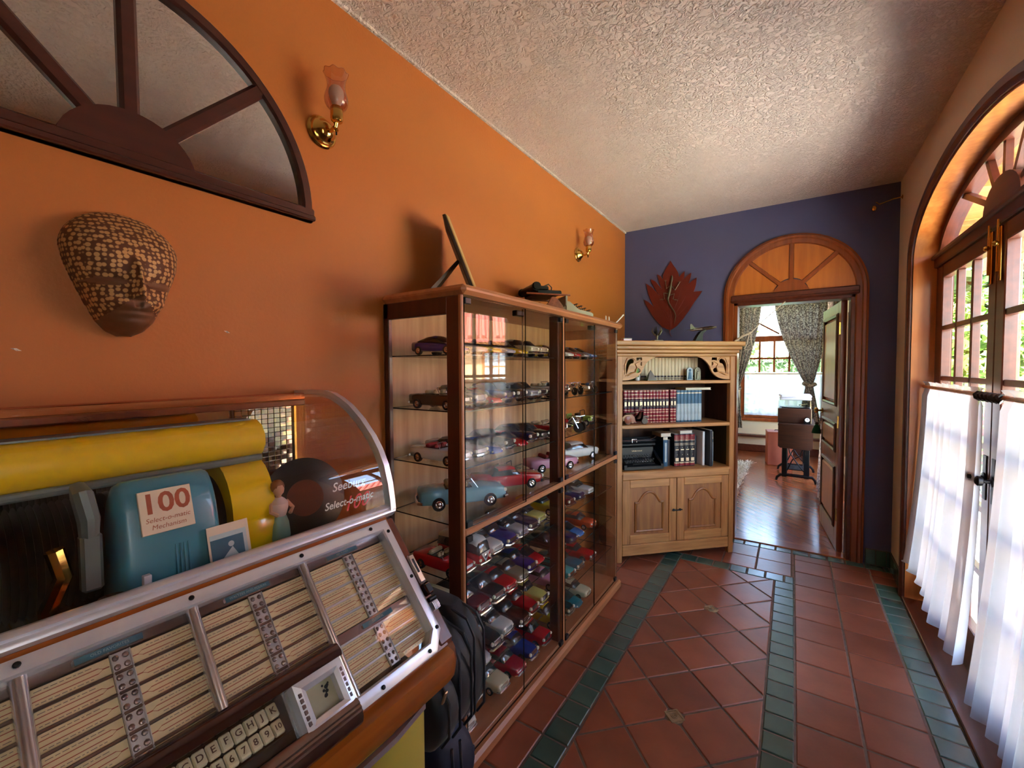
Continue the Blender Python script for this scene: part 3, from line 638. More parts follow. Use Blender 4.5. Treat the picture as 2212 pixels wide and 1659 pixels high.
for i in range(9): g.box(-.1, .1, -.14 + i * .035, -.12 + i * .035, .115, .127)
g.build('treadle', 'black_iron', st); g = G(); g.sweep([(.13, .1 * math.cos(i * math.pi / 12) + .12, .34 + .14 * math.sin(i * math.pi / 12)) for i in range(24)], [(-.008, -.008), (-.008, .008), (.008, .008), (.008, -.008)], (1, 0, 0), True); g.build('fly_wheel', 'black_iron', st)
rp = thing('record_player', 'dark wooden record player with a clear dust cover on the sewing table', 'record player', (.025, 6.86, .766))
G().box(-.185, .185, -.2, .2, 0, .19, .006).build('plinth', 'oak_dark', rp); g = G(); g.box(-.178, .178, -.192, .192, .19, .30, .01); g.build('dust_cover', 'acrylic', rp); g = G(); g.lathe([(0, .196), (.145, .196), (.15, .202), (.0, .204)], 28); g.tube([(.14, .12, .19), (.14, .12, .235), (.05, -.06, .23)], .006); g.build('platter', 'acrylic_black', rp)
for i, (a, wd, dx, tk) in enumerate(((3, .17, 0, .022), (-5, .172, .006, .016), (8, .165, -.006, .02), (2, .168, .0, .012))):
    z = .767 + .301 + sum((.022, .016, .02, .012)[:i]); o = G().box(-wd, wd, -.15, .15, 0, tk - .001, .002); o = o.build('paper_stack', 'paper', label=['thick bundle of papers lying on the record player cover', 'second bundle of papers on the record player, slightly turned', 'third bundle of papers on the record player, turned the other way', 'topmost printed sheets of the paper pile on the record player'][i], cat='papers', group='papers on the record player'); o.location = (.03 + dx, 6.86, z); o.rotation_euler = (0, 0, R(a))
ck = thing('desk_clock', 'small dark desk clock with a round white dial on the sewing table', 'clock', (.163, 6.60, .766)); G().prism([(-.035, 0, 0), (.035, 0, 0), (.035, 0, .05)] + [(.035 * math.cos(R(i * 18)), 0, .05 + .04 * math.sin(R(i * 18))) for i in range(11)] + [(-.035, 0, .05)], (0, .03, 0)).build('case', 'acrylic_black', ck); g = G(); g.disc((0, -.002, .055), (0, -1, 0), .026, 20); g.build('dial', 'white_plastic', ck)
G().box(-.003, .003, -.004, -.002, .055, .075).box(0, .016, -.004, -.002, .053, .057).build('hands', 'ink', ck)
rb = thing('red_case', 'red-brown upright box case on the floor beyond the sewing table', 'case', (-.20, 7.72, 0), R(8)); G().box(-.13, .2, -.15, .15, .0, .50, .01).build('body', 'red_box', rb); G().box(-.132, .202, -.152, .152, .49, .515, .006).build('lid', 'red_box', rb); G().tube([(-.02, 0, .515), (-.02, 0, .53), (.1, 0, .53), (.1, 0, .515)], .006).build('handle', 'black_iron', rb)
# panelled door standing open into the far room
dr = thing('door_3', None, None, (.352, 4.272, .006), R(95.5), kind='structure'); T = .04; Lw = .80; Hh = 2.02
def pn(z0, z1):
    G().box(.13, Lw - .13, -.006, T + .006, z0 + .03, z1 - .03, .012).build('raised_panel', 'door_panel', dr)
    for yy, nv in ((0, -1), (T, 1)): G().sweep([(.11, yy, z0), (Lw - .11, yy, z0), (Lw - .11, yy, z1), (.11, yy, z1)], [(-.012, -.004), (-.012, .006), (0, .014), (.012, .006), (.012, -.004)], (0, nv, 0), True).build('panel_moulding', 'dark_wood', dr)
for z0, z1 in ((.18, .66), (.80, 1.02), (1.18, 1.92)): pn(z0, z1)
G().box(0, .11, 0, T, 0, Hh, .003).build('stile', 'door_wood', dr); G().box(Lw - .11, Lw, 0, T, 0, Hh, .003).build('stile', 'door_wood', dr)
for z0, z1 in ((0, .18), (.66, .80), (1.02, 1.18), (1.92, Hh)): G().box(.11, Lw - .11, 0, T, z0, z1, .003).build('rail', 'door_wood', dr)
for z0, z1 in ((.18, .66), (.80, 1.02), (1.18, 1.92)): G().box(.11, Lw - .11, T * .35, T * .65, z0, z1).build('panel_ground', 'door_panel', dr)
for sg in (-1, 1): G().lathe([(0, 0), (.026, 0), (.026, .006), (.009, .01), (.009, .03), (.024, .038), (.029, .05), (.02, .064), (0, .068)], 16, (Lw - .06, T / 2 + sg * T / 2, 1.08), (0, sg, 0)).build('knob', 'brass', dr)
for z in (.25, 1.0, 1.75): G().box(-.004, .002, T, T + .012, z, z + .1, .002).build('hinge', 'brass', dr)
ta = thing('tassel', 'green and red tassels hanging from the knob of the open panelled door', 'tassel', (.235, 5.045, 1.07), w=True)
kx, ky = .235, 5.042
G().tube([(kx + .02, ky, 1.085), (kx - .005, ky, 1.06), (kx - .005, ky - .01, .98)], .003, 6).build('cord', 'oak_dark', ta)
for dx, m in ((-.035, 'tassel_green'), (.028, 'tassel_red')):
    g = G(); g.sphere((kx + dx, ky, .955), .017, 10); g.build('tassel_head', 'oak_dark', ta); g = G(); g.lathe([(.012, .0), (.022, -.02), (.036, -.06), (.04, -.085), (.0, -.085)], 14, (kx + dx, ky, .945)); g.build('tassel_skirt', m, ta)
# off-white cord with a hook tied across the head of the doorway
g = G(); g.tube([(-.425, 4.135, 1.66), (-.415, 4.12, 1.73), (-.36, 4.10, 1.765), (-.30, 4.09, 1.79)], .009, 8); hk = thing('hanging_cord', 'off-white knotted cord tied to the frame of the doorway', 'cord', (-.42, 4.13, 1.66), w=True); g.build('hook', 'cord_white', hk)
g = G(); g.tube([(-.30, 4.09, 1.79), (-.2, 4.11, 1.90), (-.06, 4.14, 2.035)], .0045, 6); g.tube([(-.31, 4.09, 1.785), (-.325, 4.09, 1.70), (-.345, 4.09, 1.655), (-.32, 4.09, 1.645), (-.285, 4.09, 1.66), (-.295, 4.09, 1.72), (-.30, 4.09, 1.79)], .0035, 6); g.sphere((-.305, 4.09, 1.79), .011, 8); g.build('rope', 'cord_white', hk)
# ================================================================ ON THE ORANGE WALL: fan mirror, mask, sconces
mat('mirror_frame', (74, 34, 26), .35, wood='y', col2=(58, 26, 20), vscale=2, coat=.3, croug=.2)
mat('mirror_glass', (238, 236, 232), .02, 1.0)
mat('gilt', (220, 180, 96), .12, 1.0, var=.08)
mat('milk_bulb', (226, 220, 214), .35); glass('tulip_glass', (238, 212, 202), 2.6)
mi = thing('fan_mirror', 'half-round fan mirror in a dark brown wooden frame above the mask', 'mirror', (XL, .377, 2.035), w=True)
mc, mz, mr_ = .377, 2.035, .480; X0 = XL + .001
def mp_(r, a, x=X0): return (x, mc + r * math.cos(R(a)), mz + r * math.sin(R(a)))
def rim(r0, r1, xa, xb, nm, b):
    G().sweep([(xa, mc + r0, mz - b)] + [mp_(r0, 180 * i / 48, xa) for i in range(49)] + [(xa, mc - r0, mz - b)], [(0, 0), (0, xb - xa - .006), (r1 - r0 - .0, xb - xa), (r1 - r0, 0)], (1, 0, 0)).build(nm, 'mirror_frame', mi)
P = [(X0, mc + mr_, mz - .03)] + [mp_(mr_, 180 * i / 48) for i in range(49)] + [(X0, mc - mr_, mz - .03)]
G().prism(P, (.008, 0, 0)).build('backboard', 'mirror_frame', mi)
path = [(X0, mc + mr_ - .02, mz - .03)] + [mp_(mr_ - .02, 180 * i / 48) for i in range(49)] + [(X0, mc - mr_ + .02, mz - .03)]
G().sweep(path, [(-.02, 0), (-.02, .022), (-.014, .03), (.008, .03), (.015, .022), (.02, .012), (.02, 0)], (1, 0, 0)).build('arched_rim', 'mirror_frame', mi)
G().box(X0, X0 + .03, mc - mr_, mc + mr_, mz - .030, mz + .012, .005).box(X0, X0 + .036, mc - mr_, mc + mr_, mz - .030, mz - .012, .004).build('bottom_rail', 'mirror_frame', mi)
G().prism([(X0, mc + .135 * math.cos(math.pi * i / 20), mz - .02 + .125 * math.sin(math.pi * i / 20)) for i in range(21)], (.028, 0, 0)).build('hub', 'mirror_frame', mi)
for a in (46, 90, 134):
    G().sweep([mp_(.09, a), mp_(mr_ - .03, a)], [(-.020, 0), (-.020, .018), (-.012, .027), (.012, .027), (.020, .018), (.020, 0)], (1, 0, 0)).build('spoke', 'mirror_frame', mi)
for a0, a1 in ((2, 44), (48, 88), (92, 132), (136, 178)):
    aa = [a0 + (a1 - a0) * i / 12 for i in range(13)]
    G().add([mp_(.10, a, X0 + .010) for a in aa[::-1]] + [mp_(mr_ - .03, a, X0 + .010) for a in aa], [tuple(range(26))]).build('mirror_pane', 'mirror_glass', mi, smooth=False)

# carved mask, covered with a dotted pattern except round the mouth
mm = bpy.data.materials.new('mask_dots'); MATS['mask_dots'] = mm; mm.use_nodes = True; n = mm.node_tree.nodes; l = mm.node_tree.links; p = n['Principled BSDF']; p.inputs['Roughness'].default_value = .6
tc = n.new('ShaderNodeTexCoord'); mp2 = n.new('ShaderNodeMapping'); mp2.inputs['Scale'].default_value = (70, 92, 92); vo = n.new('ShaderNodeTexVoronoi'); vo.inputs['Randomness'].default_value = .38; vo.inputs['Scale'].default_value = 1.0
cr = n.new('ShaderNodeValToRGB'); cr.color_ramp.elements[0].position = .40; cr.color_ramp.elements[1].position = .52; cr.color_ramp.elements[0].color = (*lin((206, 158, 104)), 1); cr.color_ramp.elements[1].color = (*lin((98, 54, 30)), 1)
l.new(tc.outputs['Object'], mp2.inputs[0]); l.new(mp2.outputs[0], vo.inputs['Vector']); l.new(vo.outputs['Distance'], cr.inputs[0]); l.new(cr.outputs[0], p.inputs['Base Color'])
mat('mask_wood', (120, 78, 52), .5, var=.25, vscale=12, bump=.1, bscale=40); mat('mask_eye', (122, 78, 54), .45)
mk = thing('wall_mask', 'carved wooden face mask with a dotted pattern and closed eyes', 'mask', (XL, .352, 1.585))
def wdt(v):
    if v > .68: return max(.004, .108 * math.sqrt(max(0, 1 - ((v - .68) / .325) ** 2)))
    K = [(0, .012), (.04, .034), (.12, .052), (.25, .069), (.4, .086), (.55, .101), (.68, .108), (1, .108)]
    for (a, b), (c, d) in zip(K, K[1:]):
        if v <= c: t = (v - a) / (c - a); t = t * t * (3 - 2 * t) if c == 1 else t; return b + (d - b) * t
    return .012
def gs(x, s): return math.exp(-(x / s) ** 2)
rowsv = []; NV, NU = 84, 72; H = .30
for i in range(NV + 1):
    v = i / NV; wv = wdt(v); row = []; dp = .030 + .095 * (math.sin(math.pi * min(1, max(0, (v * .86 + .1)))) ** .75); dp *= (1 if v < .62 else max(.05, math.sqrt(max(0, 1 - ((v - .62) / .385) ** 2)))); dp *= (.55 + .45 * min(1, v / .10))
    for j in range(NU + 1):
        u = -1 + 2 * j / NU; y = wv * math.sin(u * math.pi / 2); c = max(0, math.cos(u * math.pi / 2)); x = dp * c ** .72
        nz = .046 * gs(y, .0085 + .009 * max(0, (.44 - v) * 3)) * (1 if .27 < v < .60 else 0) * max(0, min(1, (.62 - v) / .30)) * (1 if v > .285 else max(0, (v - .27) / .015))
        brow = .014 * gs(v - (.475 + .5 * abs(y) - .25), .03) * (1 if abs(y) > .008 else .4); sock = -.018 * gs(v - .40, .06) * gs(abs(y) - .042, .03)
        lid = .014 * gs(v - .395, .020) * gs(abs(y) - .042, .026); lip = .011 * gs(v - .205, .013) * gs(y, .028) + .011 * gs(v - .160, .015) * gs(y, .024) - .008 * gs(v - .184, .006) * gs(y, .032); chin = .010 * gs(v - .07, .05) * gs(y, .03)
        row.append((x + (nz + brow + sock + lid + lip + chin) * c ** .4, y, v * H))
    rowsv.append(row)
g = G(); g.grid(rowsv)
for fi, f in enumerate(g.f):
    i, j = divmod(fi, NU); v = (i + .5) / NV; y = rowsv[i][j][1]
    if v < .285 and abs(y) < .050 - .28 * max(0, v - .14): g.m[fi] = 1
    if v < .12: g.m[fi] = 1
    if abs(v - .400) < .032 * max(0, 1 - ((abs(y) - .048) / .036) ** 2): g.m[fi] = 2
g.build('face', ['mask_dots', 'mask_wood', 'mask_eye'], mk, ang=180)

def sconce(y, z, label):
    t = thing('wall_sconce', label, 'wall lamp', (XL, y, z), group='brass wall sconces'); t['group'] = 'brass wall sconces on the orange wall'
    G().lathe([(0, .001), (.052, .001), (.055, .006), (.050, .012), (.046, .013), (.043, .02), (.036, .024), (.030, .034), (.018, .044), (0, .047)], 32, (0, 0, 0), (1, 0, 0)).build('backplate', 'gilt', t)
    g = G(); g.tube([(.036, 0, -.005), (.06, 0, -.012), (.085, 0, -.006), (.092, 0, .01)], .007, 10); g.sphere((.088, 0, -.018), .008, 8); g.build('arm', 'gilt', t)
    G().lathe([(0, 0), (.012, .0), (.018, .004), (.0205, .012), (.0205, .048), (.018, .052), (0, .052)], 24, (.092, 0, .004)).build('lamp_holder', 'gilt', t)
    g = G(); g.lathe([(.012, .05), (.014, .062), (.021, .078), (.025, .094), (.0235, .108), (.016, .119), (0, .124)], 20, (.092, 0, .004)); g.build('bulb', 'milk_bulb', t)
    g = G(); n = 48; rings = []
    for (r, h) in [(.020, .044), (.030, .050), (.037, .062), (.039, .076), (.036, .092), (.031, .108), (.029, .122), (.031, .138), (.035, .152), (.039, .164)]:
        q = max(0, (h - .12) / .042)
        rings.append([(.092 + (r + .0015 * q * math.cos(8 * 2 * math.pi * k / n)) * math.cos(2 * math.pi * k / n), (r + .0015 * q * math.cos(8 * 2 * math.pi * k / n)) * math.sin(2 * math.pi * k / n),   .004 + h + .0022 * q * math.cos(8 * 2 * math.pi * k / n)) for k in range(n)])
    g.loft(rings, False); g.tube(rings[-1] + [rings[-1][0]], .0012, 5); g.build('tulip_shade', 'tulip_glass', t)
    g = G(); g.tube([(.088, 0, -.024), (.088, 0, -.034)], .003, 6); g.build('switch_pull', 'black_iron', t)
sconce(.905, 2.335, 'brass wall sconce with tulip glass shade beside the fan mirror')
sconce(3.04, 2.375, 'brass wall sconce with tulip glass shade above the typewriter, near the blue wall')
# two small chips in the paint
for (px, py, nm) in ((34, 755, 'pale paint chip in the orange wall below the mask'), (490, 717, 'faint scratch in the orange wall right of the mask')):
    q = pix(px, py, x=XL + .0008); g = G(); g.X = Matrix.Translation(q) @ Matrix.Rotation(R(-20), 4, 'X'); g.add([(0, -.008, 0), (0, .002, -.0025), (0, .009, .0005), (0, 0, .003)], [(0, 1, 2, 3)]); g.X = None
    g.build('paint_chip', 'stucco', bpy.data.objects['wall_left'], smooth=False)
# ================================================================ JUKEBOX
mat('juke_wood', (176, 98, 30), .3, wood='y', col2=(140, 68, 18), vscale=2.2, coat=.4, croug=.15)
mat('juke_side', (120, 62, 40), .3, wood='z', col2=(96, 46, 30), vscale=2, coat=.4, croug=.15)
mat('chrome', (228, 230, 236), .2, .9, var=.06, vscale=4); mat('chrome_dull', (230, 232, 242), .32, .6, var=.10, vscale=14)
mat('bronze_trim', (150, 134, 132), .32, 1.0, var=.2, vscale=20); mat('dark_chrome', (112, 96, 98), .18, 1.0, var=.15, vscale=9)
mat('copper_panel', (186, 124, 82), .35, .1, var=.08); mat('juke_yellow', (236, 194, 12), .28, var=.05, coat=.4); mat('pilaster_yellow', (206, 186, 84), .4, var=.1, vscale=5, coat=.2)
mat('mech_blue', (66, 136, 158), .3, var=.08, coat=.35); mat('mech_dark', (26, 24, 24), .5, var=.2); mat('mech_grey', (120, 132, 132), .4, .5, var=.15)
mat('card_cream', (246, 226, 182), .6, var=.08, vscale=25); mat('card_red', (176, 66, 52), .6); mat('plate_cream', (232, 214, 190), .5); mat('rust_red', (176, 84, 52), .5)
mat('label_blue', (58, 116, 140), .4); mat('label_ink', (190, 210, 214), .5); mat('lettering_white', (214, 224, 222), .4); mat('lettering_red', (226, 34, 34), .4)
mat('key_ivory', (224, 216, 184), .4, var=.06); mat('key_ink', (80, 40, 36), .5); mat('lens_card', (176, 168, 138), .4, var=.18, vscale=18); mat('vinyl', (20, 18, 20), .35, var=.2)
mat('photo_blue', (52, 112, 138), .5, var=.3, vscale=14); mat('skin_tone', (204, 150, 118), .5); mat('blouse_pink', (226, 196, 186), .6); mat('dress_green', (126, 160, 140), .5); mat('hair_ginger', (130, 78, 40), .6); mat('copper', (200, 120, 80), .22, 1.0, var=.1)
glass('end_glass', (242, 226, 212), 1.3)
glass('dome_glass', (252, 251, 249), 1.5)
JY0, JY1, JC = -.185, .80, .3075
jk = thing('jukebox', 'vintage jukebox with a glass dome, chrome trim and yellow mechanism', 'jukebox', (-1.05, JC, 0), w=True)
J0 = Vector((-.913, 0, 1.077)); JD = Vector((.146, 0, -.174)).normalized(); JN = Vector((-JD.z, 0, JD.x))
MJ = Matrix(((0, -JD.x, JN.x, J0.x), (1, 0, 0, 0), (0, -JD.z, JN.z, J0.z), (0, 0, 0, 1)))       # local (y, -s, h)
def JG(): g = G(); g.X = MJ; return g
def jb(y0, y1, s0, s1, h0, h1, nm, m, b=.002, parent=None): return JG().box(y0, y1, -s1, -s0, h0, h1, b).build(nm, m, parent or jk)
def jb2(g, y0, y1, s0, s1, h0, h1, b=.002, k=None): g.X = MJ; return g.box(y0, y1, -s1, -s0, h0, h1, b, k)
# wooden hood: section lofted along y, tucked in at both ends
sec = [(-1.392, 1.02), (-.945, 1.02), (-.968, 1.088), (-.942, 1.057), (-.735, .810), (-.690, .795), (-.684, .765), (-.690, .735), (-.712, .716), (-.760, .706), (-1.392, .706)]
cxs, czs = -1.05, .90; rings = []
for y, k in ((JY0, .93), (JY0 + .006, .965), (JY0 + .02, .99), (JY0 + .045, 1), (JY1 - .045, 1), (JY1 - .02, .99), (JY1 - .006, .965), (JY1, .93)):
    rings.append([(max(-1.392, cxs + (x - cxs) * (k if x > cxs else 1)), y, czs + (z - czs) * (k if z < .83 else .5 + .5 * k)) for x, z in sec])
g = G(); g.loft(rings)
for i, f in enumerate(g.f):
    c = sum((Vector(g.v[j]) for j in f), Vector()) / len(f); g.m[i] = 1 if (c.y > JY1 - .03 or c.y < JY0 + .03) else 0
g.build('wooden_hood', ['juke_wood', 'juke_side'], jk, ang=40)
for y0_, y1_ in ((JY1 - .062, JY1 - .006), (JY0 + .006, JY0 + .062)):
    JG().box(y0_, y1_, -.334, .024, -.034, .0, .010).build('hood_margin', 'juke_side', jk)
jb(JY0 + .03, JY1 - .03, -.026, .004, -.034, .001, 'upper_strip', 'juke_wood', .003)
jb(JY0 + .03, JY1 - .03, .312, .336, -.034, -.004, 'lower_strip', 'juke_wood', .003)
G().box(-1.392, -.80, JY0 + .03, JY1 - .03, .02, .712, .006).build('lower_cabinet', 'juke_side', jk)
G().box(-1.38, -.79, JY0 + .05, JY1 - .05, 0, .03, .004).build('base', 'black_iron', jk)
for y0, y1 in ((JY1 - .245, JY1 - .035), (JY0 + .035, JY0 + .245)):     # rounded yellow pilasters
    g = G(); yc = (y0 + y1) / 2; hw = (y1 - y0) / 2
    ring = lambda z: [(-.845 + .115 * math.cos(a) ** .7, yc + hw * math.sin(a), z) for a in [R(-88 + 176 * i / 24) for i in range(25)]]
    g.loft([ring(.05), ring(.70)], True, False); g.build('pilaster', 'pilaster_yellow', jk)
G().box(-.82, -.79, JY0 + .25, JY1 - .25, .05, .70, .004).build('grille_cloth', 'mech_dark', jk)
for i in range(11): y = JY0 + .27 + i * (JY1 - JY0 - .54) / 10; G().box(-.80, -.782, y - .006, y + .006, .05, .70, .003).build('grille_bar', 'chrome', jk)
G().sweep([(-.72, JY0 + .10, .704), (-.705, JY0 + .2, .704), (-.705, JY1 - .20, .704), (-.72, JY1 - .10, .704)], [(-.006, -.008), (-.006, .006), (.006, .006), (.006, -.008)], (0, 0, 1)).build('lower_trim', 'chrome', jk)
# chrome bar under the dome, frame round the title panel
g = JG(); g.add([(y, -s, h) for y in (JY0 + .004, JY1 - .002) for s, h in ((-.052, -.01), (-.056, .006), (-.050, .016), (-.040, .019), (-.037, .014), (-.032, .016), (-.026, .013), (-.024, 0), (-.024, -.01))],
    [(i, (i + 1) % 9, 9 + (i + 1) % 9, 9 + i) for i in range(9)] + [tuple(range(9))[::-1], tuple(range(9, 18))]); g.build('dome_bar', 'chrome_dull', jk, ang=50)
fy0, fy1 = 2 * JC - .757, .757
fr = [(fy0, .013), (fy1, .013), (fy1, -.300), (fy1 - .030, -.330), (fy0 + .030, -.330), (fy0, -.300)]
JG().sweep([(a + (-.012 if a > JC else .012), b + (-.013 if b > -.1 else .013), 0) for a, b in fr], [(-.013, -.012), (-.013, .010), (-.006, .014), (.010, .014), (.013, .010), (.013, -.022)], (0, 0, 1), True).build('panel_frame', 'chrome_dull', jk)
for y, s in [(fy1 - .012, .02), (.70, -.002), (.515, -.002), (.308, -.002), (.1, -.002), (-.07, -.002), (fy1 - .010, .15), (fy1 - .010, .285), (.70, .319), (.565, .319), (.05, .319), (-.08, .319)]:
    g = JG(); g.lathe([(0, 0), (.0045, 0), (.0045, .0022), (.003, .0034), (0, .0036)], 12, (y, -s, .0135), (0, 0, 1)); g.build('screw', 'black_iron', jk)
jb(fy0 + .02, fy1 - .02, .008, .318, -.030, -.024, 'panel_back', 'mech_dark', 0)
# title sections: header labels, cream cards, separators, twin rows of button bezels
RY = [.515, .308, .100]; SEC = [(.515, .735), (.308, .515), (.100, .308), (-.118, .100)]
cm = G(); cw, ch = .093, .0265
cm.box(-cw / 2, cw / 2, -ch / 2, ch / 2, -.001, 0, 0, 0)
for dz in (-.0038, .0038): cm.box(-cw / 2 + .002, cw / 2 - .014, dz - .0006, dz + .0006, 0, .0003, 0, 1)
cm.box(cw / 2 - .009, cw / 2 - .001, -.0008, .0008, 0, .0003, 0, 1)
for sg in (-1, 1): cm.add([(cw / 2 - .014, sg * .0034, .0003), (cw / 2 - .014, sg * .0042, .0003), (cw / 2 - .008, sg * .0004, .0003), (cw / 2 - .008, -sg * .0002, .0003)], [(0, 1, 2, 3)], 1)
rdj = random.Random(3)
for dz in (-.0085, .0085): 
    x_ = -cw / 2 + .012
    while x_ < cw / 2 - .02: ww = rdj.uniform(.002, .008); cm.box(x_, x_ + ww, dz - .0005, dz + .0005, 0, .0002, 0, 2); x_ += ww + .002
card_l = cm.mesh('title_card', ['card_cream', 'card_red', 'bronze_trim'], False)
bz = G(); bw = .026
bz.box(-bw / 2, bw / 2, -ch / 2 - .002, ch / 2 + .002, 0, .0025, .001, 0)
for ax in (-1, 1):
    for ay in (-1, 1): bz.sphere((ax * .0062, ay * .0072, .0022), (.0046, .0050, .0034), 8, 1)
bz.box(bw / 2 - .0022, bw / 2, -ch / 2 - .002, ch / 2 + .002, 0, .006, .001, 0); bz.box(-bw / 2, -bw / 2 + .0022, -ch / 2 - .002, ch / 2 + .002, 0, .006, .001, 0)
bezel = bz.mesh('button_bezel', ['chrome_dull', 'bronze_trim'])
HEAD = ['HIT TUNES', 'WALTZES AND POLKAS', 'OLD FAVORITES', 'POPULAR']; HEAD2 = ['CLASSICAL', None, None, 'WESTERN']
PI = .0305
for si, (a, b) in enumerate(SEC):
    yc = (a + b) / 2 + .004; full = si in (0, 3); s = .030
    jb(a + .004, b - .004, .010, s - .001, -.020, -.014, 'header_plate', 'bronze_trim', .001)
    def head(y, s_, txt):
        o = jb(y - .044, y + .044, s_ - .0062, s_ + .0062, -.016, -.010, 'genre_label', 'chrome', .003); p_ = jb(y - .041, y + .041, s_ - .0048, s_ + .0048, -.0102, -.0096, 'genre_strip', 'label_blue', 0, o)
        g = JG(); g.text(txt, Matrix.Translation((y, -s_, -.0094)), .0064); g.build('genre_lettering', 'label_ink', o, smooth=False)
    head(yc - .01, .0205, HEAD[si]); nrow = 10 if full else 6; k = 0; s = .030
    for r_ in range(9 if full else 6):
        if full and r_ == 5:
            jb(a + .004, b - .004, s, s + .0215, -.020, -.013, 'header_plate', 'bronze_trim', .001); head(yc + .004, s + .0107, HEAD2[si]); s += .0225
        if s + PI > .318: break
        sc = s + PI / 2
        for sd in (-1, 1):
            if si == 0 and r_ == 8 and sd == 1:
                o = jb(yc + .020, yc + .096, sc - .014, sc + .012, -.018, -.0165, 'play_card', 'label_blue', 0); g = JG(); g.text('5 PLAYS\n25 CENTS', Matrix.Translation((yc + .058, -sc, -.0162)), .0085); g.build('play_lettering', 'label_ink', o, smooth=False); continue
            o = inst(card_l, 'title_card', jk); o.matrix_parent_inverse = Matrix.Translation(-jk.location); o.matrix_basis = MJ @ Matrix.Translation((yc + sd * .0595, -sc, -.017)) @ Matrix.Diagonal((-sd, 1, 1, 1)) if False else MJ @ Matrix.Translation((yc + sd * .0595, -sc, -.017)) @ Matrix.Rotation(0 if sd < 0 else math.pi, 4, 'Z')
        o = inst(bezel, 'button_bezel', jk); o.matrix_basis = MJ @ Matrix.Translation((yc, -sc, -.016))
        if s > .031: jb(a + .006, b - .006, s - .0026, s + .0026, -.0175, -.0125, 'separator', 'chrome_dull' if si == 0 else 'bronze_trim', .001)
        s += PI
for i, y in enumerate(RY):
    g = JG(); g.tube([(y, -.012, .000), (y, -.318 if i != 1 else -.192, .000)], .0095, 14); g.build('divider_rod', 'chrome', jk)
jb(fy0 + .024, fy1 - .024, .012, .318, -.0085, -.0075, 'panel_glass', 'dome_glass', 0)
# keypad unit below the middle sections
ky0, ky1 = .102, .514
g = JG(); g.add([(y, -s, h) for y in (ky0, ky1) for s, h in ((.186, -.02), (.190, .004), (.198, .014), (.212, .018), (.220, .014), (.222, -.02))], [(i, (i + 1) % 6, 6 + (i + 1) % 6, 6 + i) for i in range(6)] + [(5, 4, 3, 2, 1, 0), (6, 7, 8, 9, 10, 11)]); g.build('keypad_hood', 'dark_chrome', jk, ang=60)
jb(ky0, ky1, .22, .318, -.034, -.028, 'keypad_back', 'mech_dark', 0)
g = JG(); prof_ = [(.300, -.02), (.300, .014), (.306, .020), (.313, .023), (.316, .021), (.320, .0235), (.324, .021), (.328, .022), (.332, .019), (.338, .016), (.345, .008), (.348, -.004), (.348, -.012)]
g.add([(y, -s, h) for y in (ky0 - .004, ky1 - .008) for s, h in prof_], [(i, (i + 1) % 13, 13 + (i + 1) % 13, 13 + i) for i in range(13)] + [tuple(range(13))[::-1], tuple(range(13, 26))]); g.build('keypad_lip', 'bronze_trim', jk, ang=25)
for y0, y1 in ((.408, .506), (.106, .197)):
    g = JG(); yc = (y0 + y1) / 2
    g.sweep([(y0 + .012, -.232, .01), (y1 - .012, -.232, .01), (y1 - .012, -.300, .01), (y0 + .012, -.300, .01)], [(-.012, -.03), (-.012, .006), (.0, .009), (.008, .004), (.010, -.03)], (0, 0, 1), True); fo = g.build('lens_frame', 'chrome_dull', jk)
    for i in range(6):
        for yy in (y0 + .004, y1 - .012): jb(yy, yy + .008, .238 + i * .010, .246 + i * .010, .013, .0185, 'lens_frame_rib', 'bronze_trim', .001, fo)
    jb(y0 + .016, y1 - .016, .236, .297, -.006, -.002, 'instruction_card', 'lens_card', 0, fo)
    g = JG(); 
    for i in range(9): rr = random.Random(i + 2); g.disc((yc + .012 + rr.uniform(-.008, .008), -.258 + rr.uniform(-.012, .010), -.0016), (0, 0, 1), rr.uniform(.002, .0045), 7)
    g.build('card_stain', 'mech_dark', fo, smooth=False)
km = G(); km.box(-.0085, .0085, -.0125, .0125, 0, .008, .002); keym = km.mesh('selector_key', 'key_ivory')
KH = Matrix.Translation((0, 0, 0)) @ Matrix.Rotation(R(-14), 4, 'X')
for row, (s_, keys) in enumerate(((.238, 'ABCDEFGHJK'), (.266, ['1', '2', '3', '4', '5', '6', '7', '8', '9', '10']))):
    for i, ch_ in enumerate(keys):
        y = .210 + i * .0187; Mk = MJ @ Matrix.Translation((y, -s_, -.018)) @ KH
        o = inst(keym, 'selector_key', jk); o.matrix_basis = Mk
        g = G(); g.text(ch_, Mk @ Matrix.Translation((0, 0, .0083)), .015 if len(ch_) == 1 else .0125, bold=.0002); g.build('key_lettering', 'key_ink', o, smooth=False); k_ = bpy.data.objects[-1] if False else None
        ob = o.children[0]; ob.matrix_parent_inverse = (Matrix.Translation(-jk.location) @ Mk).inverted() @ Matrix.Translation(-jk.location)
jb(.20, .402, .281, .300, -.026, -.012, 'reject_bar', 'mech_dark', .002)
# coin entry on the right margin of the hood
g = JG(); g.box(.764, .786, -.178, -.098, .0, .012, .004); co = g.build('coin_plate', 'chrome', jk); JG().box(.772, .778, -.150, -.112, .0115, .0128).build('coin_slot', 'mech_dark', co)
JG().box(.764, .784, -.212, -.180, .0, .022, .004).build('coin_scoop', 'dark_chrome', co); JG().box(.767, .781, -.207, -.186, .021, .0228).build('scoop_shadow', 'mech_dark', co)
g = JG(); g.tube([(.762, -.222, .012), (.784, -.222, .012)], .006, 10); g.build('reject_lever', 'black_iron', co)
g = JG(); g.tube([(.764, -.240, .006), (.784, -.240, .006)], .011, 16); [g.box(.764 + i * .004, .7655 + i * .004, -.250, -.230, .012, .0185) for i in range(5)]; g.build('volume_wheel', 'chrome_dull', co)
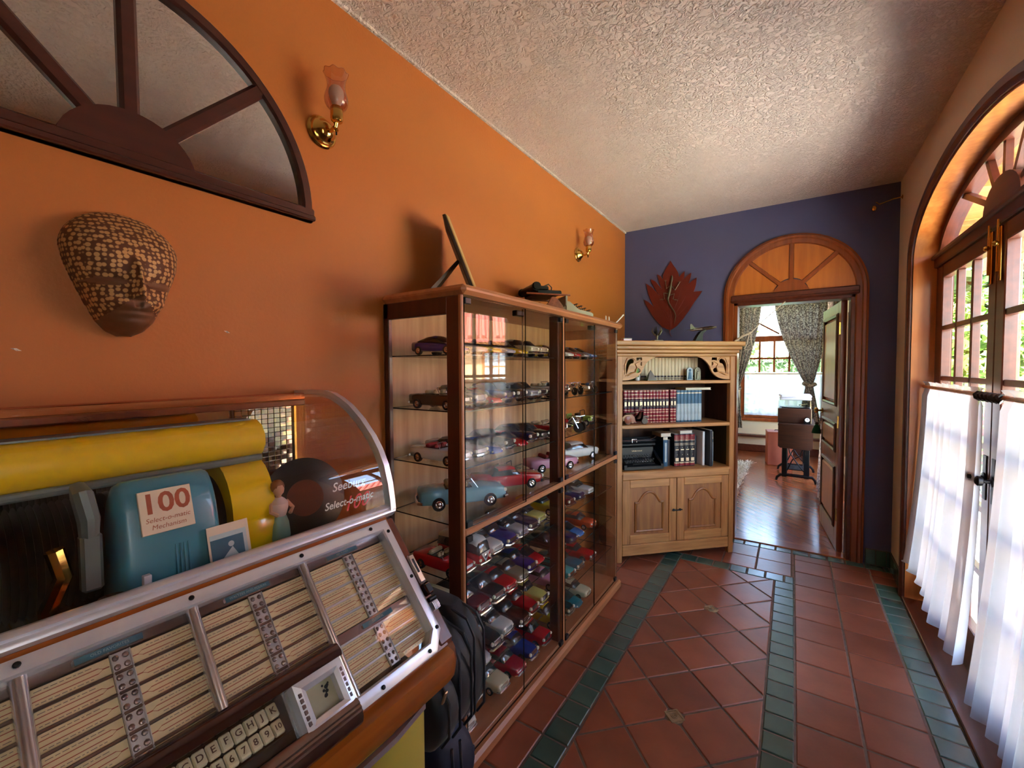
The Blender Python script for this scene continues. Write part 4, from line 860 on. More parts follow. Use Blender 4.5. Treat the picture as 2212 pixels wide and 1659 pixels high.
# dome: end arches, glass, back and inside
DP = [(-1.392, 1.420), (-1.30, 1.424), (-1.235, 1.425), (-1.19, 1.419), (-1.15, 1.405), (-1.106, 1.384), (-1.055, 1.348), (-1.008, 1.304), (-.980, 1.268), (-.958, 1.228), (-.943, 1.180), (-.935, 1.135), (-.932, 1.108)]
for ye, sg in ((JY1, 1), (JY0, -1)):
    G().sweep([(x, ye - sg * .006, z) for x, z in DP], [(-.010, -.014), (-.008, .006), (.010, .007), (.012, -.012)] if sg > 0 else [(-.010, -.006), (-.008, .014), (.010, .012), (.012, -.007)], (0, 1, 0)).build('dome_arch', 'chrome_dull', jk, ang=50)
    G().prism([(x, ye - sg * .018, z) for x, z in DP[:-1]] + [(-.94, ye - sg * .018, 1.0), (-1.392, ye - sg * .018, 1.0)], (0, .004, 0)).build('dome_end', 'end_glass', jk, smooth=False)
g = G(); g.grid([[(x, y, z) for y in (JY0 + .014, JY1 - .014)] for x, z in DP]); g.build('dome_glass', 'dome_glass', jk, ang=60)
G().box(-1.392, -1.33, JY0 + .01, .785, 1.402, 1.424, .004).build('top_trim', 'copper', jk); G().box(-1.35, -1.325, JY0 + .014, .78, 1.385, 1.404, .003).build('inner_trim', 'juke_side', jk)
G().box(-1.392, -1.386, JY0 + .014, JY1 - .02, 1.0, 1.40).build('back_panel', 'mirror_glass', jk)
G().box(-1.384, -.945, JY0 + .02, JY1 - .02, 1.000, 1.022).build('mechanism_deck', 'mech_dark', jk)
# mirror mosaic at the right of the back
g = G(); tm = G().box(0, .003, -.0088, .0088, -.0068, .0068, .0008).mesh('mosaic_tile', 'mirror_glass')
rd = random.Random(4)
for i in range(9):
    for j in range(14):
        o = inst(tm, 'mosaic_tile', jk); o.matrix_basis = Matrix.Translation((-1.374, .598 + i * .019, 1.190 + j * .0150)) @ Matrix.Rotation(.0 + rd.uniform(-.015, .015), 4, 'Z') @ Matrix.Rotation(rd.uniform(-.02, .02), 4, 'Y')
G().box(-1.384, -1.374, .585, .765, 1.178, 1.40).build('mosaic_backing', 'oak_dark', jk)
G().box(-1.384, -1.366, .765, .772, 1.15, 1.40).build('mosaic_bead', 'gilt', jk)
# yellow record carriage, records, blue gear cover, arm
xm = -1.19
g = G(); ring = [(xm + .06 * math.cos(R(a)) * (1 if a < 100 else .9), 0, 1.322 + .050 * math.sin(R(a))) for a in (-70, -45, -15, 15, 45, 75, 105, 140, 180, 215, 250)]
g.loft([[(x, y, z) for x, _, z in ring] for y in (-.06, .55, .557)]); yb_ = g.build('carriage_bar', 'juke_yellow', jk, ang=50)
G().box(xm - .035, xm + .02, -.05, .54, 1.370, 1.374).build('bar_slot', 'mech_grey', jk)
G().tube([(xm + .045, -.05, 1.276), (xm + .045, .55, 1.276)], .009, 10).build('bar_rail', 'mech_grey', jk)
g = G(); g.loft([[(xm + .095 * c, y, 1.135 + .135 * s_) for c, s_ in [(math.cos(R(a)), math.sin(R(a))) for a in range(0, 360, 15)]] for y in (.462, .470, .552, .56)]); g.box(xm - .09, xm + .100, .458, .562, 1.022, 1.14, .01); g.build('carriage_end', 'juke_yellow', jk, ang=45)
rm = G().lathe([(0, -.0006), (.03, -.0008), (.100, -.0008), (.102, 0), (.100, .0008), (.03, .0008), (0, .0006)], 40, (0, 0, 0), (0, 1, 0)).mesh('record', 'vinyl')
for i in range(48):
    o = inst(rm, 'record', jk); o.matrix_basis = Matrix.Translation((xm + .01, -.02 + i * .0098, 1.148))
g = G(); [g.box(xm - .08, xm + .093, .0 + i * .0196, .002 + i * .0196, 1.05, 1.06) for i in range(23)]; g.build('record_rack', 'gilt', jk)
xb = -1.085                                        # blue cover with the 100 plate
g = G(); rings = []
for y, k in ((.243, .80), (.249, .95), (.26, 1), (.394, 1), (.404, .95), (.41, .8)):
    rings.append([(xb + .070 * c * k, y, 1.022 + .262 * s_ * (.5 + .5 * k)) for c, s_ in [(math.cos(R(a)), math.sin(R(a))) for a in range(0, 181, 9)]])
g.loft(rings); g.build('gear_cover', 'mech_blue', jk, ang=50)
for i in range(4):
    y = .326 + i * .007; G().sweep([(xb + .0705 * math.cos(R(a)), y, 1.022 + .2625 * math.sin(R(a))) for a in list(range(2, 34, 4))], [(-.0014, -.001), (0, .002), (.0014, -.001)], (0, 1, 0)).build('cover_rib', 'mech_blue', jk)
pa_ = R(50); pc = Vector((xb + .070 * math.cos(pa_) + .006, .317, 1.022 + .262 * math.sin(pa_) + .002)); up = Vector((-.070 * math.sin(pa_), 0, .262 * math.cos(pa_))).normalized(); nv = Vector((0, 1, 0)).cross(up).normalized()
MP = Matrix(((0, up.x, nv.x, pc.x), (1, up.y, nv.y, pc.y), (0, up.z, nv.z, pc.z), (0, 0, 0, 1)))
g = G(); g.X = MP; g.box(-.043, .043, -.042, .042, -.006, .0006, .001); pl = g.build('number_plate', 'plate_cream', jk)
g = G(); g.text('100', MP @ Matrix.Translation((0, .014, .001)), .054, bold=.0012); g.build('plate_number', 'rust_red', pl, smooth=False)
g = G(); g.text('Select-o-matic', MP @ Matrix.Translation((0, -.016, .001)), .0125, shear=.2); g.text('Mechanism', MP @ Matrix.Translation((0, -.030, .001)), .0125, shear=.2); g.build('plate_lettering', 'rust_red', pl, smooth=False)
g = G(); g.tube([(-1.10, .205, 1.285), (-1.075, .205, 1.275), (-1.06, .21, 1.23), (-1.062, .21, 1.20)], [.012, .016, .016, .014], 10); g.box(-1.075, -1.05, .196, .226, 1.10, 1.205, .005); g.build('pickup_arm', 'mech_grey', jk)
g = G(); g.tube([(-1.06, .165, 1.19), (-1.06, .175, 1.14), (-1.06, .155, 1.09), (-1.06, .16, 1.03)], .013, 8); g.box(-1.12, -1.05, .13, .185, 1.022, 1.05, .004); g.build('lift_bracket', 'gilt', jk)
g = G(); g.box(-1.06, -1.045, .06, .36, 1.066, 1.078, .002); g.box(-1.03, -1.0, .05, .40, 1.03, 1.045, .003); g.build('guide_rail', 'mech_grey', jk)
g = G(); g.lathe([(.0, .0), (.034, 0), (.038, .01), (.038, .05), (.02, .075), (0, .078)], 18, (-1.005, .225, 1.022)); g.build('motor', 'copper', jk)
g = G(); [g.tube([(-.985 + .004 * i, .262 + .012 * i, 1.022), (-.985 + .004 * i, .262 + .012 * i, 1.085)], .0055, 8) for i in range(3)]; g.build('solenoid', 'copper', jk)
G().box(-.99, -.978, .262, .274, 1.08, 1.125, .001).build('service_tag', 'paper', jk)
g = G(); g.tube([(-1.02, .08, 1.05), (-1.03, .2, 1.075), (-1.02, .36, 1.07)], .004, 6); g.tube([(-1.01, .1, 1.04), (-1.01, .3, 1.06)], .004, 6); g.build('wire', 'mech_dark', jk)
# postcard, record and figurine standing inside the dome
q = pix(500, 1165, x=-1.0); MPc = Matrix(((0, -.25, .968, -1.0), (1, 0, 0, q.y), (0, .968, .25, 1.097), (0, 0, 0, 1))); pc_ = thing('postcard', 'white-edged blue photo card leaning inside the jukebox dome', 'card', (-1.0, q.y, 1.024), w=True)
g = G(); g.X = MPc; g.box(-.040, .040, -.074, .074, -.001, 0); g.build('card', 'plate_cream', pc_); g = G(); g.X = MPc; g.box(-.036, .034, -.074, .056, 0, .0006); g.build('oval_mat', 'label_ink', pc_); g = G(); g.X = MPc; g.box(-.036, .027, -.074, .046, .0006, .0012); g.build('photo', 'photo_blue', pc_)
g = G(); g.X = MPc @ Matrix.Translation((0, .024, 0)); g.prism([(-.018, -.05, .0013), (.006, -.05, .0013), (.014, -.02, .0013), (.004, .0, .0013), (-.006, -.01, .0013), (-.018, -.022, .0013)], (0, 0, .0003)); g.disc((.002, .006, .0016), (0, 0, 1), .006, 10); g.build('figures', 'label_ink', pc_, smooth=False)
rc = thing('display_record', 'large black record standing on edge inside the jukebox dome', 'record', (-1.17, .715, 1.023), w=True); G().lathe([(0, -.001), (.110, -.001), (.112, 0), (.110, .001), (0, .001)], 56, (-1.14, .665, 1.140), (.92, -.15, .25)).build('disc', 'vinyl', rc); G().lathe([(0, -.0016), (.05, -.0016), (.05, .0016), (0, .0016)], 32, (-1.14, .665, 1.140), (.92, -.15, .25)).build('disc_label', 'dark_wood', rc)
q = pix(604, 1170, x=-1.10); fg = thing('figurine', 'small painted figurine in a pink blouse and green skirt inside the jukebox dome', 'figurine', (-1.10, q.y, 1.023)); fg.scale = (1.65, 1.65, 1.65)
G().lathe([(0, 0), (.014, 0), (.013, .01), (.016, .03), (.014, .05), (.010, .062), (0, .062)], 14).build('skirt', 'dress_green', fg); G().lathe([(.0085, .058), (.0115, .066), (.0135, .074), (.0135, .082), (.008, .0885), (.0045, .091)], 14).build('blouse', 'blouse_pink', fg)
g = G(); g.lathe([(.0042, .088), (.004, .095)], 12); g.sphere((0, 0, .103), (.0085, .0085, .011), 12); g.tube([(.0, .012, .083), (.008, .018, .072), (.014, .010, .066)], .003, 6); g.tube([(.0, -.012, .083), (.008, -.016, .072), (.014, -.008, .066)], .003, 6); g.build('body', 'skin_tone', fg); g = G(); g.sphere((-.003, 0, .107), (.010, .0105, .011), 12); g.sphere((-.007, 0, .097), (.006, .009, .012), 8); g.build('hair', 'hair_ginger', fg)
# lettering on the dome glass
tq = Vector((-.943, 0, 1.180)); up = (Vector((-.958, 0, 1.228)) - Vector((-.935, 0, 1.135))).normalized(); nv = Vector((0, 1, 0)).cross(up)
q1 = pix(752, 1048, x=-.945); q2 = pix(757, 1082, x=-.938)
def MT(y, z): x = -.958 + (1.228 - z) * .2473; return Matrix(((0, up.x, nv.x, x + .0012), (1, up.y, nv.y, y), (0, up.z, nv.z, z), (0, 0, 0, 1)))
g = G(); g.text('Seeburg', MT(q1.y + .006, q1.z), .030, shear=.35, bold=.0003); g.text('Select-o-matic', MT(q2.y, q2.z), .0245, shear=.35, bold=.0003); g.build('dome_lettering', 'lettering_white', jk, smooth=False)
q3 = pix(768, 1085, x=-.938); g = G(); g.text('100', MT(q3.y, q3.z) @ Matrix.Translation((0, 0, -.0006)), .050, shear=.5, bold=.0); g.build('dome_number', 'lettering_red', jk, smooth=False)
# ================================================================ GLASS DISPLAY CABINET
mat('cab_wood', (190, 128, 84), .4, wood='y', col2=(168, 106, 66), vscale=2, coat=.2, croug=.25); mat('cab_wood_v', (190, 128, 84), .4, wood='z', col2=(168, 106, 66), vscale=2, coat=.2, croug=.25)
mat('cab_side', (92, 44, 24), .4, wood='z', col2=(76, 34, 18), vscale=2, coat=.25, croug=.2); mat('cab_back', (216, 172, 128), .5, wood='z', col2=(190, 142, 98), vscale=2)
mat('glass_edge', (26, 36, 34), .2); mat('clip_black', (34, 34, 38), .35, .3)
glass('cab_glass', (252, 252, 251), .75); glass('shelf_glass', (250, 251, 249), .7)
CX0, CX1, CY0, CY1, CZ = XL + .004, -.985, 1.160, 2.775, 1.80; CM = 1.968
cb = thing('display_cabinet', 'long wooden display cabinet with glass doors full of model cars', 'cabinet', (-1.19, 1.97, 0), w=True)
G().box(CX0, -.958, CY0 - .012, CY1 + .03, 1.764, CZ, .014).build('top', 'cab_wood', cb)
G().box(CX0, -.958, CY0 - .005, CY1 + .02, 0, .055, .012).build('plinth', 'cab_wood', cb)
G().box(CX0, -.990, CY0, CY1, .055, .072, .003).build('bottom_panel', 'cab_wood', cb)
G().box(CX0, CX0 + .008, CY0, CY1, .07, 1.765).build('back_panel', 'cab_back', cb)
for y0, y1 in ((CY0, CY0 + .020), (CY1 - .020, CY1)):
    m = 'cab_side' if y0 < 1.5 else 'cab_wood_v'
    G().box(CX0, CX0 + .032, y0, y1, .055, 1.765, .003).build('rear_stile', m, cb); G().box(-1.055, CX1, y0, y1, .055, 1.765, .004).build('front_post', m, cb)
    G().box(CX0, -1.05, y0, y1, 1.70, 1.765, .003).build('side_rail', m, cb); G().box(CX0, -1.05, y0, y1, .055, .13, .003).build('side_rail', m, cb)
    yc = (y0 + y1) / 2; G().add([(CX0 + .03, yc, .12), (-1.053, yc, .12), (-1.053, yc, 1.71), (CX0 + .03, yc, 1.71)], [(0, 1, 2, 3)]).build('side_glass', 'cab_glass', cb, smooth=False)
G().box(CX1 - .012, CX1 + .004, CY0 - .001, CY0 + .014, .055, 1.765, .003).build('edge_strip', 'cab_wood_v', cb)
g = G(); g.box(-1.045, CX1 + .002, CM - .011, CM + .011, .055, 1.765, .004); g.build('mullion', 'cab_wood_v', cb); G().box(-1.05, -1.0, CM - .034, CM - .012, .07, 1.765, .003).build('inner_post', 'cab_side', cb)
G().box(-1.03, CX1 + .004, CY0 + .012, CY1 - .012, .888, .915, .005).build('middle_rail', 'cab_wood', cb)
SH = [1.555, 1.343, 1.130, .916, .700, .490, .285, .073]           # shelf heights, top to bottom
def pane_box(g, x0, x1, y0, y1, z0, z1, big):
    """glass sheet: clear faces, dark green edges"""
    n0 = len(g.f); g.box(x0, x1, y0, y1, z0, z1)
    for i in range(n0, n0 + 6): g.m[i] = 0 if i - n0 in big else 1
for i, z in enumerate(SH[:-1]):
    if i == 3: continue
    for y0, y1 in ((CY0 + .024, CM - .012), (CM + .013, CY1 - .024)):
        g = G(); pane_box(g, CX0 + .012, -1.012, y0, y1, z - .005, z, (4, 5)); g.build('glass_shelf', ['shelf_glass', 'glass_edge'], cb, smooth=False)
G().box(CX0 + .008, -1.012, CY0 + .02, CY1 - .02, .9, .9155).build('middle_shelf', 'cab_back', cb) if False else None
for y0, y1 in ((CY0 + .024, CM - .012), (CM + .013, CY1 - .024)):
    g = G(); pane_box(g, CX0 + .012, -1.012, y0, y1, .911, .916, (4, 5)); g.build('glass_shelf', ['shelf_glass', 'glass_edge'], cb, smooth=False)
DY = [(CY0 + .018, 1.566), (1.571, CM - .013), (CM + .014, 2.372), (2.377, CY1 - .016)]
for zz0, zz1 in ((.918, 1.757), (.060, .886)):
    for i, (y0, y1) in enumerate(DY):
        hinge_y = y0 if i % 2 == 0 else y1; g = G(); up_ = zz0 > .5
        a = R(-2.7) if (i == 0 and up_) else R(-.4) if i == 0 else 0.0
        g.X = Matrix.Translation((CX1 + .001, hinge_y, 0)) @ Matrix.Rotation(a, 4, 'Z'); pane_box(g, -.0025, .0025, y0 - hinge_y, y1 - hinge_y, zz0, zz1, (0, 1)); g.X = None
        d = g.build('glass_door', ['cab_glass', 'glass_edge'], cb, smooth=False)
        for zc in (zz0 + .012, zz1 - .012):
            s_ = 1 if i % 2 == 0 else -1; G().box(CX1 - .008, CX1 + .008, hinge_y + s_ * .002, hinge_y + s_ * .034, zc - .011, zc + .011, .002).build('hinge_clip', 'clip_black', d)
        if i % 2 == 0 and up_: G().box(CX1 - .03, CX1 - .004, y1 - .03, y1 + .03, zz1 - .03, zz1 - .006, .003).build('magnet_catch', 'clip_black', d)

# ================================================================ MODEL CARS
PAL = dict(blue=(40, 62, 150), navy=(34, 42, 84), purple=(50, 40, 120), black=(26, 24, 26), maroon=(110, 26, 36), red=(190, 28, 36), crimson=(170, 30, 56), white=(226, 226, 220), cream=(222, 214, 176), silver=(168, 170, 176), grey=(124, 124, 126),
           olive=(140, 134, 112), teal=(34, 110, 124), turquoise=(60, 160, 160), lightblue=(126, 182, 196), yellow=(216, 186, 36), paleyellow=(214, 202, 110), orange=(206, 82, 40), pink=(216, 150, 178), brown=(70, 36, 30), green=(30, 70, 62), skyblue=(70, 112, 178), beige=(196, 176, 140), lime=(176, 190, 90), darkgreen=(24, 52, 50))
for k_, c_ in PAL.items(): mat('paint_' + k_, c_, .22, var=.03, coat=.6, croug=.04)
mat('car_glass', (40, 46, 48), .08, spec=.8, coat=.5); mat('tyre', (22, 20, 20), .7); mat('car_chrome', (226, 228, 232), .12, 1.0); mat('seat_red', (150, 40, 40), .6); mat('seat_tan', (190, 160, 120), .6); mat('lamp_lens', (240, 236, 214), .15)
def ring_(x, w, z0, z1, n=14, sq=.32):
    """rounded-box cross section of a body at station x"""
    out = []; zc, hh = (z0 + z1) / 2, (z1 - z0) / 2
    for i in range(n):
        a = 2 * math.pi * (i + .5) / n; c, s_ = math.cos(a), math.sin(a)
        out.append((x, w * math.copysign(abs(c) ** sq, c), zc + hh * math.copysign(abs(s_) ** sq, s_)))
    return out
def wheel_mesh(r, w, nm):
    g = G(); g.lathe([(0, -w / 2), (r * .6, -w / 2), (r * .94, -w / 2), (r, -w * .3), (r, w * .3), (r * .94, w / 2), (r * .62, w / 2), (r * .62, w * .40)], 18, (0, 0, 0), (0, 1, 0), 0)
    g.lathe([(r * .64, w * .42), (r * .5, w * .52), (r * .30, w * .40), (r * .16, w * .56), (0, w * .58)], 18, (0, 0, 0), (0, 1, 0), 1)
    return g.mesh(nm, ['tyre', 'car_chrome'], ang=50)
WH = wheel_mesh(.0175, .012, 'wheel'); WHB = wheel_mesh(.0195, .014, 'wheel')
def body(st, sq=.34, n=14):
    g = G(); g.loft([ring_(x, w, a, b, n, sq) for x, w, a, b in st]); return g
def cabin(st, glassy=True):
    """greenhouse: stations (x, half width at belt, half width at roof, belt z, roof z) -> glass sides with a painted roof"""
    g = G(); rows_ = []
    for x, wb, wr, zb, zr in st: rows_.append([(x, -wb, zb), (x, -(wb * .35 + wr * .65), zb + (zr - zb) * .72), (x, -wr * .82, zr), (x, 0, zr + .0012), (x, wr * .82, zr), (x, wb * .35 + wr * .65, zb + (zr - zb) * .72), (x, wb, zb)])
    g.loft(rows_, True, False)
    n = len(st) - 1
    for i in range(len(g.f)):
        j = i % 6; k = i // 6
        if k < n: g.m[i] = 1 if (j in (2, 3) and 0 < k < n - 1) or (j in (1, 4) and 0 < k < n - 1) else 0
        else: g.m[i] = 0
    return g
# front of every car towards +x, length about 0.24-0.26 m, origin under the middle
def kinds():
    K = {}
    def reg(nm, bd, cabm, wx, wy, wr, trims, extra=None): K[nm] = (bd, cabm, wx, wy, wr, trims, extra)
    def bumpers(xf, xr, w, z, chunky=.005):
        a = G(); a.tube([(xf - .012, -w, z), (xf, -w * .82, z), (xf + .003, 0, z), (xf, w * .82, z), (xf - .012, w, z)], chunky, 8); b = G(); b.tube([(xr + .012, -w, z), (xr, -w * .82, z), (xr - .003, 0, z), (xr, w * .82, z), (xr + .012, w, z)], chunky, 8)
        return a.mesh('front_bumper', 'car_chrome'), b.mesh('rear_bumper', 'car_chrome')
    def face(x, w, z, h, hl, rl=.006):
        g = G(); g.box(x - .004, x + .0015, -w * .62, w * .62, z - h / 2, z + h / 2, .001, 0)
        for i in range(4): zz = z - h / 2 + h * (i + .5) / 4; g.box(x, x + .0025, -w * .6, w * .6, zz - h * .06, zz + h * .06, 0, 0)
        for sg in (-1, 1): g.lathe([(0, .006), (rl * .7, .005), (rl, .002), (rl, -.004)], 12, (x - .001, sg * hl, z + h * .15), (1, 0, 0), 1)
        return g.mesh('grille', ['car_chrome', 'lamp_lens'])
    sed = body([(-.125, .034, .020, .050), (-.121, .042, .016, .056), (-.085, .048, .014, .060), (0, .049, .013, .060), (.07, .048, .014, .058), (.115, .044, .016, .053), (.124, .037, .019, .048)])
    reg('sedan', sed.mesh('body', 'paint_red', ang=60), cabin([(-.085, .042, .040, .057, .059), (-.055, .043, .036, .058, .084), (.0, .043, .036, .058, .087), (.022, .043, .036, .058, .085), (.052, .042, .040, .056, .058)]).mesh('cabin', ['car_glass', 'paint_red'], ang=60), (.076, -.074), .043, WH, (*bumpers(.126, -.127, .044, .024), face(.122, .042, .038, .014, .033)))
    spo = body([(-.12, .036, .018, .048), (-.115, .045, .014, .054), (-.07, .050, .012, .053), (0, .050, .011, .048), (.06, .049, .011, .043), (.105, .044, .012, .032), (.120, .032, .014, .022)], .42)
    reg('sports', spo.mesh('body', 'paint_red', ang=60), cabin([(-.09, .042, .038, .052, .054), (-.045, .042, .032, .052, .071), (-.005, .042, .032, .050, .074), (.012, .042, .033, .048, .071), (.058, .041, .038, .043, .045)]).mesh('cabin', ['car_glass', 'paint_red'], ang=60), (.072, -.074), .045, WH, (None, None, face(.113, .034, .022, .006, .034, .004)))
    cls = body([(-.130, .030, .022, .046), (-.122, .040, .018, .056), (-.08, .047, .016, .062), (-.02, .049, .016, .063), (.05, .047, .016, .064), (.10, .042, .018, .060), (.126, .034, .022, .052)], .5)
    reg('classic', cls.mesh('body', 'paint_red', ang=60), cabin([(-.09, .038, .034, .058, .060), (-.06, .040, .033, .060, .088), (-.01, .041, .034, .062, .094), (.012, .041, .034, .062, .092), (.036, .039, .036, .062, .064)]).mesh('cabin', ['car_glass', 'paint_red'], ang=60), (.078, -.076), .042, WHB, (*bumpers(.130, -.132, .046, .024, .006), face(.126, .038, .042, .022, .034, .0085)))
    fin = body([(-.140, .036, .022, .060), (-.134, .044, .018, .066), (-.09, .048, .015, .064), (0, .049, .014, .058), (.07, .048, .014, .058), (.12, .046, .016, .054), (.138, .040, .020, .048)], .3)
    reg('finned', fin.mesh('body', 'paint_red', ang=60), cabin([(-.08, .042, .040, .060, .062), (-.05, .042, .034, .059, .084), (0, .042, .034, .058, .087), (.02, .042, .035, .058, .085), (.042, .042, .040, .057, .059)]).mesh('cabin', ['car_glass', 'paint_red'], ang=60), (.085, -.08), .043, WHB, (*bumpers(.142, -.142, .047, .026, .007), face(.138, .044, .040, .016, .037, .0075)))
    con = body([(-.130, .036, .020, .052), (-.124, .044, .016, .058), (-.08, .048, .014, .061), (0, .049, .013, .058), (.07, .048, .014, .058), (.118, .044, .016, .053), (.130, .038, .019, .047)], .32)
    ex = G(); ex.box(-.055, .025, -.036, .036, .0585, .0605, .001, 0); ex.box(-.05, -.03, -.034, .034, .058, .074, .005, 1); ex.box(-.005, .012, -.034, -.004, .058, .076, .005, 1); ex.box(-.005, .012, .004, .034, .058, .076, .005, 1); ex.lathe([(.010, 0), (.011, .001), (.010, .002)], 12, (.026, .018, .070), (-.5, 0, .7), 2)
    ws = G(); ws.tube([(.040, -.042, .058), (.022, -.038, .084), (.022, .038, .084), (.040, .042, .058)], .0015, 6, 0); ws.add([(.040, -.041, .058), (.022, -.037, .084), (.022, .037, .084), (.040, .041, .058)], [(0, 1, 2, 3)], 1)
    reg('convertible', con.mesh('body', 'paint_red', ang=60), None, (.078, -.076), .043, WHB, (*bumpers(.133, -.133, .046, .025), face(.129, .043, .040, .014, .035)), (('seats', ex.mesh('seats', ['car_glass', 'seat_red', 'car_chrome'])), ('windscreen', ws.mesh('windscreen', ['car_chrome', 'cab_glass']))))
    pik = body([(-.130, .042, .024, .062), (-.128, .045, .022, .066), (-.03, .046, .020, .066), (0, .047, .020, .068), (.06, .047, .020, .068), (.118, .046, .022, .064), (.128, .042, .026, .056)], .25)
    bed = G(); bed.box(-.124, -.038, -.039, .039, .0655, .068, .001, 0)
    reg('pickup', pik.mesh('body', 'paint_red', ang=60), cabin([(-.036, .042, .040, .064, .066), (-.030, .043, .038, .066, .100), (.02, .043, .038, .066, .104), (.030, .043, .038, .066, .100), (.058, .043, .041, .066, .068)]).mesh('cabin', ['car_glass', 'paint_red'], ang=60), (.082, -.078), .0425, WHB, (*bumpers(.132, -.133, .046, .028, .007), face(.128, .044, .048, .024, .038, .007)), (('truck_bed', bed.mesh('truck_bed', 'tyre')),))
    bus = G(); bus.loft([ring_(x, w, a, b, 18, .36) for x, w, a, b in [(-.110, .040, .022, .062), (-.104, .044, .018, .064), (.085, .044, .018, .064), (.105, .041, .018, .062), (.112, .034, .022, .056)]])
    top = cabin([(-.112, .043, .036, .060, .064), (-.106, .043, .037, .062, .108), (-.05, .043, .037, .062, .112), (.02, .043, .037, .062, .112), (.078, .043, .037, .062, .110), (.098, .041, .034, .060, .100), (.110, .036, .030, .056, .060)])
    vv = G(); vv.prism([(.114, -.028, .062), (.1145, 0, .022), (.114, .028, .062)], (.0015, 0, 0), 0); vv.lathe([(.008, 0), (.010, .002), (.008, .003), (.0, .003)], 14, (.1150, 0, .046), (1, 0, 0), 1)
    for sg in (-1, 1): vv.lathe([(0, .005), (.006, .004), (.0075, 0)], 12, (.1105, sg * .030, .036), (1, 0, 0), 2)
    vv.add([(.103, -.034, .068), (.103, -.003, .068), (.094, -.003, .096), (.094, -.031, .096)], [(0, 1, 2, 3)], 3) if False else None
    reg('bus', bus.mesh('body', 'paint_red', ang=60), top.mesh('cabin', ['car_glass', 'paint_white'], ang=60), (.068, -.066), .040, WHB, (*bumpers(.116, -.114, .043, .022), vv.mesh('front_emblem', ['paint_white', 'car_chrome', 'lamp_lens', 'car_glass'])))
    jp = G(); jp.box(-.085, .075, -.034, .034, .026, .056, .004); jp.box(-.085, -.075, -.034, .034, .026, .070, .002); jp.box(.02, .088, -.026, .026, .030, .064, .005)
    for sg in (-1, 1): jp.box(.03, .09, sg * .026, sg * .042, .050, .056, .002); jp.box(-.085, -.03, sg * .030, sg * .042, .050, .056, .002)
    ws2 = G(); ws2.tube([(.018, -.033, .060), (.014, -.033, .096), (.014, .033, .096), (.018, .033, .060)], .0025, 6, 0); ws2.box(-.03, -.005, -.026, .026, .056, .076, .004, 1); ws2.add([(.018, -.032, .062), (.014, -.032, .095), (.014, .032, .095), (.018, .032, .062)], [(0, 1, 2, 3)], 2)
    reg('jeep', jp.mesh('body', 'paint_red', ang=40), None, (.062, -.060), .038, WHB, (*bumpers(.094, -.09, .036, .030), face(.090, .026, .048, .022, .014, .0055)), (('windscreen', ws2.mesh('windscreen', ['tyre', 'tyre', 'cab_glass'])),))
    return K
KIND = kinds(); KEYS = []
MB1 = G(); MB1.tube([(-.06, 0, .03), (-.02, 0, .034), (.02, 0, .048), (.045, 0, .07)], .006, 8, 0); MB1.sphere((.005, 0, .056), (.022, .012, .011), 10, 1); MB1.box(-.055, -.012, -.010, .010, .050, .060, .004, 2); MB1.box(-.02, .02, -.012, .012, .020, .045, .004, 0); MB1.tube([(.045, -.03, .078), (.040, 0, .074), (.045, .03, .078)], .0025, 6, 0); MB1.sphere((.056, 0, .066), .009, 8, 0); MB1.tube([(.045, -.006, .07), (.070, -.006, .022)], .003, 6, 0); MB1.tube([(.045, .006, .07), (.070, .006, .022)], .003, 6, 0); MB1.tube([(-.01, -.014, .022), (-.075, -.016, .02)], .004, 6, 0)
MBM = MB1.mesh('frame', ['car_chrome', 'paint_red', 'tyre'])
WHM = wheel_mesh(.024, .010, 'wheel')
def motorcycle(x, y, z, col, label, rz=0.0, sc=1.0):
    t = thing('model_motorcycle', label, 'model motorcycle', (x, y, z), rz, 'model motorcycles in the display cabinet'); t.scale = (sc,) * 3
    inst(MBM, 'frame', t, mats=['car_chrome', 'paint_' + col, 'tyre'])
    for wx in (-.062, .071): inst(WHM, 'wheel', t, (wx, 0, .024))
    return t
def car(kind, col, x, y, z, label, rz=0.0, sc=1.0, col2=None, seats=None):
    bd, cb_, wx, wy, wr, tr_, ext = KIND[kind]; t = thing('model_car', label, 'model car', (x, y, z), rz, 'model cars in the display cabinet'); t.scale = (sc,) * 3
    p_ = 'paint_' + col; inst(bd, 'body', t, mats=[p_])
    if cb_: inst(cb_, 'cabin', t, mats=['car_glass', 'paint_' + (col2 or ('white' if kind == 'bus' else col))])
    r = .0175 if wr is WH else .0195
    for sx in wx:
        for sg in (-1, 1): o = inst(wr, 'wheel', t, (sx, sg * (wy + .0015), r), (0, 0, 0 if sg > 0 else math.pi))
    for nm, m in zip(('front_bumper', 'rear_bumper', 'grille'), tr_):
        if m: inst(m, nm, t)
    for nm, m in (ext or ()): inst(m, nm, t, mats=(['car_glass', 'seat_' + (seats or 'red'), 'car_chrome'] if nm == 'seats' else None))
    return t
CW = dict(sedan='sedan', sports='sports car', classic='old-time sedan', finned='fifties car', convertible='open convertible', pickup='pickup truck', bus='van', jeep='jeep')
CN = dict(paleyellow='pale yellow', lightblue='light blue', skyblue='sky blue', darkgreen='dark green', navy='navy blue')
SHN = ['top glass shelf', 'second glass shelf', 'third glass shelf', 'shelf above middle rail', 'first shelf below middle rail', 'second shelf below middle rail', 'lowest glass shelf', 'cabinet floor']
used_l = {}
def lab(kind, col, sh, bay, extra=''):
    b = ['', ', jukebox-side bay', ', bookcase-side bay'][bay]
    return f"{CN.get(col, col)} model {CW[kind]}{extra}, {SHN[sh]}{b}"
